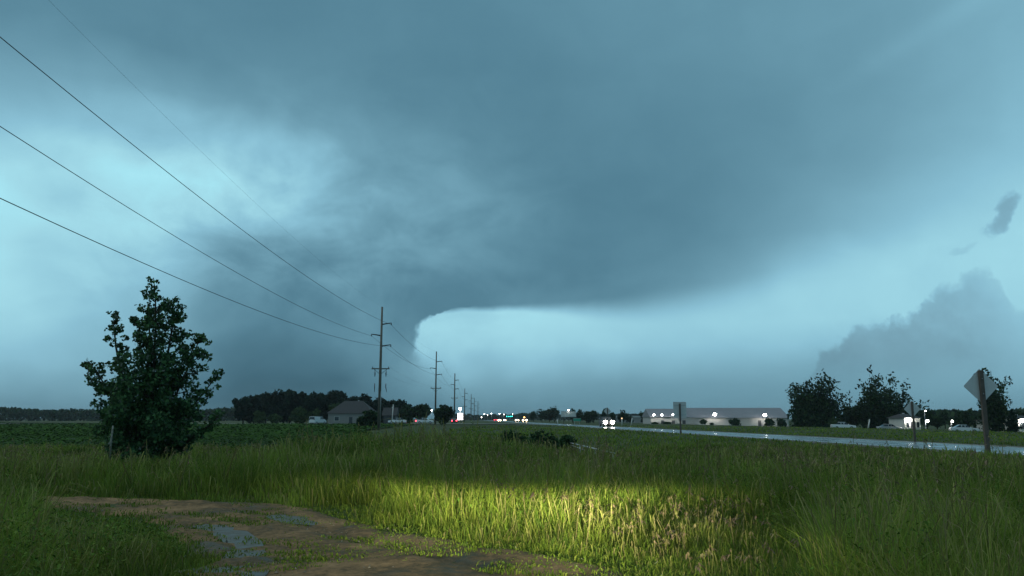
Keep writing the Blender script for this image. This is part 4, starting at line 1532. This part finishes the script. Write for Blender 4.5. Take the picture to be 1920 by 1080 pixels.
# long low building
D = 250.0
xl, xm, xr = at(1219, 785, D).x, at(1294, 785, D).x, at(1478, 785, D).x
gz = -1.0
b = thing('long_building', 'long low white building with grey roof beyond the highway', 'building', ((xl + xr) / 2, D, gz))
ox = -(xl + xr) / 2
zw = at(1350, 783.5, D).z - gz
zr = at(1350, 771.5, D).z - gz
W = MB().box(((xm + xr) / 2 + ox, 8, zw / 2), (xr - xm, 16, zw)).build('wall', M['siding'], b)
MB().prism([(-0.5, zw + 0.01), (8, zr + 1.2), (16.5, zw + 0.01)], xm + ox - 0.4, xr + ox + 0.4, 'x').build('roof', M['roof_grey'], b)
MB().box(((xl + xm) / 2 + ox, 6.5, zw / 2 + 0.1), (xm - xl, 15, zw + 0.2)).build('wing_wall', M['siding'], b)
MB().prism([(-1.5, zw + 0.22), (6.5, zr + 0.9), (14.5, zw + 0.22)], xl + ox - 0.3, xm + ox - 0.42, 'x').build('wing_roof', M['roof_grey'], b)
for px in (1241, 1261, 1281):
    x = at(px, 785, D).x + ox
    d = MB().box((x, -1.03, 1.05), (1.0, 0.06, 2.1)).build('door', M['door_dark'], b)
    MB().box((x + 0.35, -1.075, 1.0), (0.12, 0.03, 0.04)).build('handle', M['steel'], d)
x = at(1424, 785, D).x + ox
d = MB().box((x, -0.03, 1.05), (1.0, 0.06, 2.1)).build('door', M['door_dark'], b)
MB().box((x + 0.35, -0.075, 1.0), (0.12, 0.03, 0.04)).build('handle', M['steel'], d)
MB().box(((xm + xr) / 2 + ox, -0.012, 0.25), (xr - xm - 0.2, 0.02, 0.5)).build('plinth', M['tan_siding'], b)
for px, py, r in ((1226, 778, 0.27), (1241, 778, 0.25), (1262, 777.5, 0.27), (1340, 777, 0.5), (1434, 778.5, 0.5)):
    p = at(px, py, D - 2.4)
    l = MB().ball((p.x + ox, -2.4, p.z - gz), r, 10, 0.8).build('flood_lamp', M['lamp'], b, True)
    MB().tube([(p.x + ox, -2.4, p.z - gz + r * 0.7), (p.x + ox, -1.2, p.z - gz + r * 0.9), (p.x + ox, 0.9, p.z - gz + r * 0.6)], 0.05, 6).build('arm', M['dark_metal'], l)

# flat industrial roof far behind
c = at(1185, 777, 330)
b = thing('far_warehouse', 'dark low warehouse with a pale roof band left of the long building', 'building', (c.x, 330, -1.0))
MB().box((0, 6, 2.0), (14, 12, 4.0)).build('wall', M['tan_siding'], b)
MB().box((0, 6, 4.15), (14.6, 12.6, 0.3)).build('roof', M['roof_dark'], b)
MB().box((0, -0.35, 3.4), (13, 0.05, 0.5)).build('roof_band', M['sign_back'], b)
for x in (-4, 0, 4):
    window(b, x, -0.003, 1.6, 1.4, 1.2)


def house(name, label, px0, px1, eave_py, ridge_py, dist, wall, roof, hip=True, depth=8.0, wins=(), lamp=None, base=None):
    x0, x1 = at(px0, 785, dist).x, at(px1, 785, dist).x
    cx = (x0 + x1) / 2
    gz = float(ground_z(cx, dist)) if base is None else base
    h = thing(name, label, 'house', (cx, dist, gz))
    w = x1 - x0
    ze, zr = at(px0, eave_py, dist).z - gz, at(px0, ridge_py, dist).z - gz
    MB().box((0, depth / 2, ze / 2), (w, depth, ze)).build('wall', M[wall], h)
    e = 0.45
    a, bq = -w / 2 - e, w / 2 + e
    y0, y1 = -e, depth + e
    ins = min(w * 0.32, depth * 0.5) if hip else 0.0
    z = ze + 0.003
    vs = [(a, y0, z), (bq, y0, z), (bq, y1, z), (a, y1, z), (a + ins, depth / 2, zr), (bq - ins, depth / 2, zr)]
    rf = MB().add(vs, [(0, 1, 5, 4), (1, 2, 5), (2, 3, 4, 5), (3, 0, 4), (3, 2, 1, 0)]).build('roof', M[roof], h)
    MB().box((w * 0.1, depth / 2 + 0.8, zr - 0.25), (0.35, 0.35, 0.9)).build('vent_pipe', M['sign_back'], rf)
    for wx in wins:
        window(h, wx * w, -0.003, ze * 0.52, min(1.3, w * 0.2), 1.2)
    d = MB().box((w * 0.02, -0.03, 1.03), (0.95, 0.06, 2.05)).build('door', M['door_dark'], h)
    MB().box((w * 0.02 + 0.35, -0.075, 1.0), (0.1, 0.03, 0.05)).build('handle', M['steel'], d)
    if lamp:
        p = at(lamp[0], lamp[1], dist - 0.4)
        MB().ball((p.x - cx, -0.4, p.z - gz), lamp[2], 10).build('porch_lamp', M[lamp[3]], h, True)
    return h


house('hip_roof_house', 'grey house with dark hip roof at the far edge of the crop field', 615, 697, 775, 751, 232, 'tan_siding', 'roof_dark', True, 10, (-0.3, 0.28))
house('dark_shed', 'small dark shed just right of the nearest utility pole', 719, 741, 779, 764, 228, 'door_dark', 'roof_dark', False, 5, ())
house('white_house', 'small white house lit by its porch lamp across the highway', 1696, 1725, 784, 776, 165, 'white_siding', 'roof_dark', True, 7, (-0.32, 0.34), (1704, 787, 0.42, 'lamp'))
house('grey_house', 'pale grey gable house behind the tall tree at right', 1861, 1887, 789, 783, 165, 'siding', 'roof_dark', False, 6, (-0.25, 0.25))
house('lit_house', 'bright lit house wall at the right picture edge', 1908, 1950, 786, 779, 150, 'white_siding', 'roof_dark', True, 7, (-0.3,), (1917, 788.5, 0.3, 'lamp'))


def yard_lamp(label, px, py, dist, r, mat, pole=True):
    p = at(px, py, dist)
    gz = float(ground_z(p.x, dist))
    t = thing('yard_lamp', label, 'lamp', (p.x, dist, gz), 0, 'yard and street lamps')
    h = p.z - gz
    MB().tube([(0, 0, -0.2), (0, 0, h * 0.5), (0, 0, h + r)], [0.09, 0.075, 0.05], 8).build('post', M['steel'], t, True)
    a = MB().tube([(0, 0, h + r * 0.9), (0, -r - 0.15, h + r * 1.3), (0, -r - 0.4, h + r * 1.1)], 0.04, 6).build('arm', M['steel'], t, True)
    MB().ball((0, -r - 0.42, h), r, 10, 0.85).build('bulb', M[mat], t, True)
    return t


yard_lamp('white yard lamp right of the lit white house', 1735, 790, 160, 0.28, 'lamp')
yard_lamp('small yard lamp glowing before the dark trees left of the large diamond sign', 1783, 790, 178, 0.22, 'lamp')
yard_lamp('dim lamp head over the trees right of the lit white house', 1733, 770.5, 180, 0.16, 'lamp_soft')
yard_lamp('small white lamp left of the second utility pole', 810, 769.5, 226, 0.2, 'lamp_soft')
yard_lamp('bright white lamp above the backlit sign', 863, 766.5, 331, 0.55, 'lamp')
for px, py, d, r, lab in ((908, 776.5, 700, 0.55, 'leftmost tiny street lamp over the highway horizon'), (914, 778, 760, 0.5, 'faint street lamp second from left over the highway horizon'),
                          (921.5, 775.5, 690, 0.62, 'tiny street lamp third from left over the highway horizon'), (936.5, 776, 680, 0.65, 'bright tiny street lamp in the middle of the highway horizon'),
                          (945, 777, 720, 0.5, 'tiny street lamp left of the green traffic lights'), (961, 776.5, 740, 0.42, 'tiny street lamp just above the green traffic lights'),
                          (903, 782.5, 520, 0.42, 'low white lamp right of the last utility poles')):
    yard_lamp(lab, px, py, d, r * 0.55, 'lamp_soft')

# backlit sign by the station
c = at(863, 781, 333)
t = thing('backlit_sign', 'bright white backlit sign box beside the red tail lights', 'sign', (c.x, 333, 0))
MB().box((0, 0, c.z), (2.1, 0.4, 2.7)).build('light_box', M['lit_sign'], t)
MB().box((0, 0, c.z + 1.42), (2.25, 0.5, 0.12)).build('frame', M['dark_metal'], t)
for s in (-0.7, 0.7):
    MB().box((s, 0.1, (c.z - 1.3) / 2), (0.16, 0.16, c.z - 1.3)).build('post', M['dark_metal'], t)

# traffic lights on a mast arm
c = at(955, 780.5, 500)
t = thing('traffic_light', 'row of green traffic lights hanging over the far junction', 'traffic light', (c.x - 4.5, 500, 0))
MB().tube([(0, 0, 0), (0, 0, 3), (0, 0, c.z + 0.9)], [0.16, 0.14, 0.12], 8).build('pole', M['steel'], t, True)
MB().tube([(0, 0, c.z + 0.75), (3, 0, c.z + 0.9), (7.2, 0, c.z + 0.95)], [0.1, 0.08, 0.05], 8).build('mast_arm', M['steel'], t, True)
for i, x in enumerate((2.9, 4.1, 5.2, 6.2)):
    hd = MB().box((x, 0, c.z + 0.25), (0.4, 0.3, 1.15)).build('signal_head', M['plastic'], t)
    MB().ball((x, -0.28, c.z - 0.1), 0.24, 10).build('green_lens', M['signal'], hd, True)


# ------------------------------------------------------------------ vehicles (nose towards -Y)
PROFILE = {
    'sedan': dict(L=4.7, W=1.8, low=[(-2.35, 0.32), (-2.35, 0.62), (-2.2, 0.78), (-1.1, 0.95), (1.6, 1.0), (2.25, 0.98), (2.35, 0.75), (2.33, 0.32)],
                  cab=[(-1.1, 0.95), (-0.3, 1.42), (0.85, 1.45), (1.7, 1.0)], axle=(-1.45, 1.4), r=0.33),
    'suv': dict(L=4.8, W=1.95, low=[(-2.4, 0.4), (-2.42, 0.85), (-2.25, 1.05), (-1.2, 1.15), (2.35, 1.15), (2.4, 0.9), (2.4, 0.4)],
                cab=[(-1.25, 1.14), (-0.55, 1.75), (1.9, 1.78), (2.32, 1.15)], axle=(-1.5, 1.45), r=0.38),
    'pickup': dict(L=5.6, W=2.0, low=[(-2.8, 0.45), (-2.82, 0.95), (-2.7, 1.15), (-1.3, 1.22), (2.75, 1.22), (2.8, 0.95), (2.8, 0.45)],
                   cab=[(-1.35, 1.2), (-0.6, 1.85), (0.75, 1.88), (0.95, 1.21)], axle=(-1.8, 1.75), r=0.42),
    'van': dict(L=5.2, W=2.0, low=[(-2.6, 0.4), (-2.6, 0.85), (-2.3, 1.15), (-1.6, 1.25), (2.58, 1.3), (2.6, 0.4)],
                cab=[(-1.65, 1.24), (-0.9, 2.0), (2.5, 2.05), (2.57, 1.29)], axle=(-1.7, 1.65), r=0.37),
}


def vehicle(name, label, cat, kind, loc, rz, paint, head=None, tail=None, beacon=None, hr=0.14, group='vehicles on the roads'):
    P = PROFILE[kind]
    W, r = P['W'], P['r']
    t = thing(name, label, cat, loc, rz, group)
    MB().prism(P['low'], -W / 2, W / 2, 'x').build('body', M[paint], t, bevel=0.05)
    # greenhouse leaning in towards the roof
    cab = P['cab']
    vs = []
    for sx in (-1, 1):
        for k, (y, z) in enumerate(cab):
            vs.append((sx * (W / 2 - (0.07 if k in (0, 3) else 0.20)), y, z))
    gl = MB().add(vs, [(0, 1, 2, 3), (7, 6, 5, 4), (0, 4, 5, 1), (1, 5, 6, 2), (2, 6, 7, 3), (3, 7, 4, 0)]).build('cabin_glass', M['glass'], t)
    (ya, za), (yb, zb) = cab[1], cab[2]
    MB().prism([(ya - 0.03, za - 0.03), (ya, za + 0.05), (yb, zb + 0.05), (yb + 0.03, zb - 0.03)], -W / 2 + 0.17, W / 2 - 0.17, 'x').build('roof', M[paint], t)
    if kind == 'van':
        for sx in (-1, 1):
            MB().prism([(0.2, 1.28), (0.2, 1.99), (2.47, 2.03), (2.54, 1.31)], sx * (W / 2 - 0.19), sx * (W / 2 - 0.04), 'x').build('side_panel', M[paint], t)
    for k in (1, 2):
        y = cab[k][0] * 0.5 + cab[1][0] * 0.25 + cab[2][0] * 0.25
        MB().box((0, y, (cab[0][1] + za) / 2), (W - 0.20, 0.09, za - cab[0][1] - 0.1)).build('pillar', M[paint], gl)
    for sx in (-1, 1):
        for ay in P['axle']:
            w = MB().tube([(sx * (W / 2 - 0.22), ay, r), (sx * (W / 2 - 0.10), ay, r), (sx * (W / 2 + 0.012), ay, r)], [r * 0.96, r, r * 0.93], 14).build('tyre', M['tyre'], t, False)
            MB().tube([(sx * (W / 2 + 0.013), ay, r), (sx * (W / 2 + 0.03), ay, r)], r * 0.6, 10).build('rim', M['rim'], w)
        MB().box((sx * (W / 2 + 0.10), cab[0][0] + 0.25, cab[0][1] + 0.08), (0.2, 0.12, 0.15)).build('mirror', M[paint], t)
        yf, zf = P['low'][1][0], P['low'][1][1]
        m = M[head] if head else M['glass']
        MB().ball((sx * (W / 2 - 0.30), yf - (0.02 if not head else hr * 0.35), zf - 0.02), hr, 12, 0.9).build('headlight', m, t, True)
        if head == 'head':
            MB().ball((sx * (W / 2 - 0.34), yf - 0.03, 0.56), 0.11, 10).build('fog_light', m, t, True)
        yr, zr = P['L'] / 2, P['low'][-2][1]
        MB().box((sx * (W / 2 - 0.16), yr + 0.01, zr - 0.02), (0.28, 0.09, 0.20) if not tail else (0.42, 0.16, 0.36)).build('tail_light', M[tail] if tail else M['plastic'], t)
    MB().box((0, P['low'][0][0] - 0.02, 0.5), (W - 0.1, 0.12, 0.2)).build('bumper', M['plastic'], t)
    MB().box((0, P['low'][0][0] - 0.012, 0.78), (W - 1.0, 0.06, 0.2)).build('grille', M['plastic'], t)
    if beacon:
        MB().ball((0, (ya + yb) / 2, za + 0.3), 0.34, 10, 0.7).build('beacon', M[beacon], t, True)
    return t


def on_road(px, dist):
    x = at(px, 785, dist).x
    return (x, dist, float(ground_z(x, dist)) + 0.016)


RZ = math.atan(-ROAD_K)
vehicle('pickup', 'oncoming pickup with bright twin headlights on the wet highway', 'pickup', 'pickup', on_road(1136.5, 160), RZ, 'paint_dark', 'head', hr=0.36)
vehicle('work_truck', 'far oncoming truck with headlights and an amber roof beacon', 'pickup', 'pickup', on_road(983, 345), RZ, 'paint_dark', 'head_far', None, 'amber', hr=0.36)
vehicle('car', 'far car with warm headlights in the middle of the highway lights', 'car', 'sedan', on_road(936, 520), RZ, 'paint_dark', 'head_far', hr=0.45)
vehicle('car', 'far car with small headlights left of the green traffic lights', 'car', 'sedan', on_road(946, 590), RZ, 'paint_silver', 'head_far', hr=0.36)
vehicle('car', 'far car with faint tail lights left of the highway headlights', 'car', 'sedan', on_road(928.5, 600), RZ + math.pi, 'paint_dark', None, 'tail')
vehicle('car', 'far car with white lights between traffic lights and amber beacon', 'car', 'suv', on_road(969, 430), RZ, 'paint_silver', 'head_far', hr=0.30)
vehicle('suv', 'dark car showing two red tail lights beside the backlit sign', 'car', 'suv', (at(852, 785, 300).x, 300, 0), math.pi + 0.05, 'paint_dark', None, 'tail')
vehicle('sedan', 'white car roof showing over the grass with a red tail light', 'car', 'sedan', (at(797, 785, 216).x, 216, float(ground_z(at(797, 785, 216).x, 216)) + 0.021), R(90), 'paint_white', None, 'tail')
vehicle('sedan', 'pale car roof showing over the grass right of the nearest pole', 'car', 'sedan', (at(745, 785, 215).x, 215, float(ground_z(at(745, 785, 215).x, 215)) + 0.021), R(-90), 'paint_white')
vehicle('van', 'white van parked left of the hip roof house', 'van', 'van', (at(596, 785, 226).x, 226, float(ground_z(at(596, 785, 226).x, 226))), R(155), 'paint_white')
vehicle('car', 'pale car parked under the left tall tree across the highway', 'car', 'sedan', (at(1580, 785, 168).x, 168, float(ground_z(at(1580, 785, 168).x, 168))), R(80), 'paint_white', group='parked cars across the highway')
vehicle('car', 'grey car parked left of the lit white house', 'car', 'sedan', (at(1666, 785, 165).x, 165, float(ground_z(at(1666, 785, 165).x, 165))), R(95), 'paint_silver', group='parked cars across the highway')
vehicle('car', 'pale car parked just left of the large diamond sign post', 'car', 'sedan', (at(1806, 785, 150).x, 150, float(ground_z(at(1806, 785, 150).x, 150))), R(75), 'paint_white', group='parked cars across the highway')

# marker posts by the highway
for px, d, h, col, lab, lean in ((1166, 190, 1.5, 'amber', 'slim amber marker post right of the oncoming pickup', 0.0), (1183, 200, 1.7, None, 'white leaning marker post right of the amber post', 0.18),
                                 (1046, 230, 1.3, None, 'small white marker post left of the green road sign', -0.15), (1626, 150, 1.6, None, 'pale leaning post before the split tall tree', 0.25),
                                 (735, 222, 5.0, None, 'pale post beside the small dark shed', 0.05)):
    x = at(px, 785, d).x
    t = thing('marker_post', lab, 'post', (x, d, float(ground_z(x, d))))
    MB().tube([(0, 0, -0.1), (lean * h * 0.5, 0, h * 0.5), (lean * h, 0, h)], [0.14, 0.13, 0.12], 8).build('shaft', M['white_siding'], t, True)
    MB().ball((lean * h, 0, h + 0.08), 0.16 if col else 0.13, 8).build('cap', mat_glow('amber_marker', (1.0, 0.6, 0.25), 2.0) if col else M['sign_back'], t, True)

# pipe guard rail down in the ditch
t = thing('guard_rail', 'twin pale steel rails sloping through the dark ditch', 'guard rail', (0, 0, 0))
A0, A1 = at(1063, 829, 41), at(1152, 850, 29)
B0, B1 = at(1066, 833, 41), at(1098, 845, 34)
MB().tube([A0, A0.lerp(A1, 0.5), A1], 0.028, 8).build('rail', M['steel'], t, True)
MB().tube([B0, B0.lerp(B1, 0.5), B1], 0.024, 8).build('rail', M['steel'], t, True)
for f in (0.02, 0.35, 0.68, 0.98):
    p = A0.lerp(A1, f)
    MB().tube([p, (p.x, p.y, float(ground_z(p.x, p.y)) - 0.1)], 0.025, 6).build('post', M['steel'], t, True)

# leafy clumps added to stand in for dark gaps in the ditch growth
for i, (px, d, top, half) in enumerate(((1008, 39, 805, 26), (1036, 41, 810, 26), (1060, 40, 812, 24), (972, 37, 804, 34))):
    lab = ['added leaf clump for the dark gap at the left of the ditch', 'added leaf clump for the middle dark gap before the ditch', 'added leaf clump for the dark gap at the left end of the steel rails',
           'added leaf clump left of the three dark ditch gaps'][i]
    tree_px(px, top, half, d, name='bush', label=lab, style='round', seed=300 + i, n=1500, leaf=0.13, pal=DARK * 1.4, cat='bush', clear=0.0, group='leaf clumps for dark gaps by the ditch')


# ------------------------------------------------------------------ the viewer's own car: its dipped headlights
def dipped_beam(name, loc, aim, watts):
    """a car lamp with the flat cut-off of a dipped beam"""
    d = bpy.data.lights.new(name, 'SPOT')
    d.energy = watts
    d.color = (1.0, 0.95, 0.58)
    d.spot_size = R(110)
    d.spot_blend = 0.6
    d.shadow_soft_size = 0.05
    d.use_nodes = True
    g = NG(d.node_tree)
    em = [n for n in d.node_tree.nodes if n.type == 'EMISSION'][0]
    s = g.node('ShaderNodeSeparateXYZ')
    g.put(s.inputs[0], g.node('ShaderNodeTexCoord').outputs['Normal'])
    zz = g.m('ABSOLUTE', s.outputs[2])
    tx = g.m('DIVIDE', s.outputs[0], zz)
    ty = g.m('DIVIDE', s.outputs[1], zz)
    cut = g.rng(ty, -0.016, 0.001, 1.0, 0.004, True)
    fall = g.m('MULTIPLY_ADD', g.m('POWER', 2.718, g.m('MULTIPLY', g.m('MULTIPLY', ty, ty), -420.0)), 0.9, 0.055)
    hot = g.m('POWER', 2.718, g.m('MULTIPLY', g.m('MULTIPLY', tx, tx), -120.0))
    wide = g.m('POWER', 2.718, g.m('MULTIPLY', g.m('MULTIPLY', tx, tx), -40.0))
    beam = g.m('ADD', g.m('MULTIPLY', hot, 0.5), g.m('MULTIPLY', wide, 0.5))
    g.put(em.inputs['Strength'], g.m('MULTIPLY', cut, g.m('MULTIPLY', beam, fall)))
    o = bpy.data.objects.new(name, d)
    o.location = loc
    o.rotation_euler = (Vector(aim) - Vector(loc)).to_track_quat('-Z', 'Y').to_euler()
    COL.objects.link(o)
    return o


dipped_beam('car_headlight', (-0.7, 0.5, 0.70), (-1.1, 12.5, 0.62), 26000)
dipped_beam('car_headlight', (0.8, 0.5, 0.70), (1.0, 12.5, 0.62), 36000)

# ------------------------------------------------------------------ rain-hazed air
hz = MB().box((0, 1500, 14.5), (5200, 3400, 33)).build('haze', None)
mh = bpy.data.materials.new('rain_haze')
mh.use_nodes = True
mh.node_tree.nodes.clear()
gh = NG(mh.node_tree)
vol = gh.node('ShaderNodeVolumePrincipled')
vol.inputs['Color'].default_value = (0.85, 0.93, 0.96, 1)
vol.inputs['Density'].default_value = 0.00013
oh = gh.node('ShaderNodeOutputMaterial')
mh.node_tree.links.new(vol.outputs[0], oh.inputs['Volume'])
hz.data.materials.append(mh)
tag(hz, 'pale rainy haze hanging over the plain', 'haze', kind='stuff')
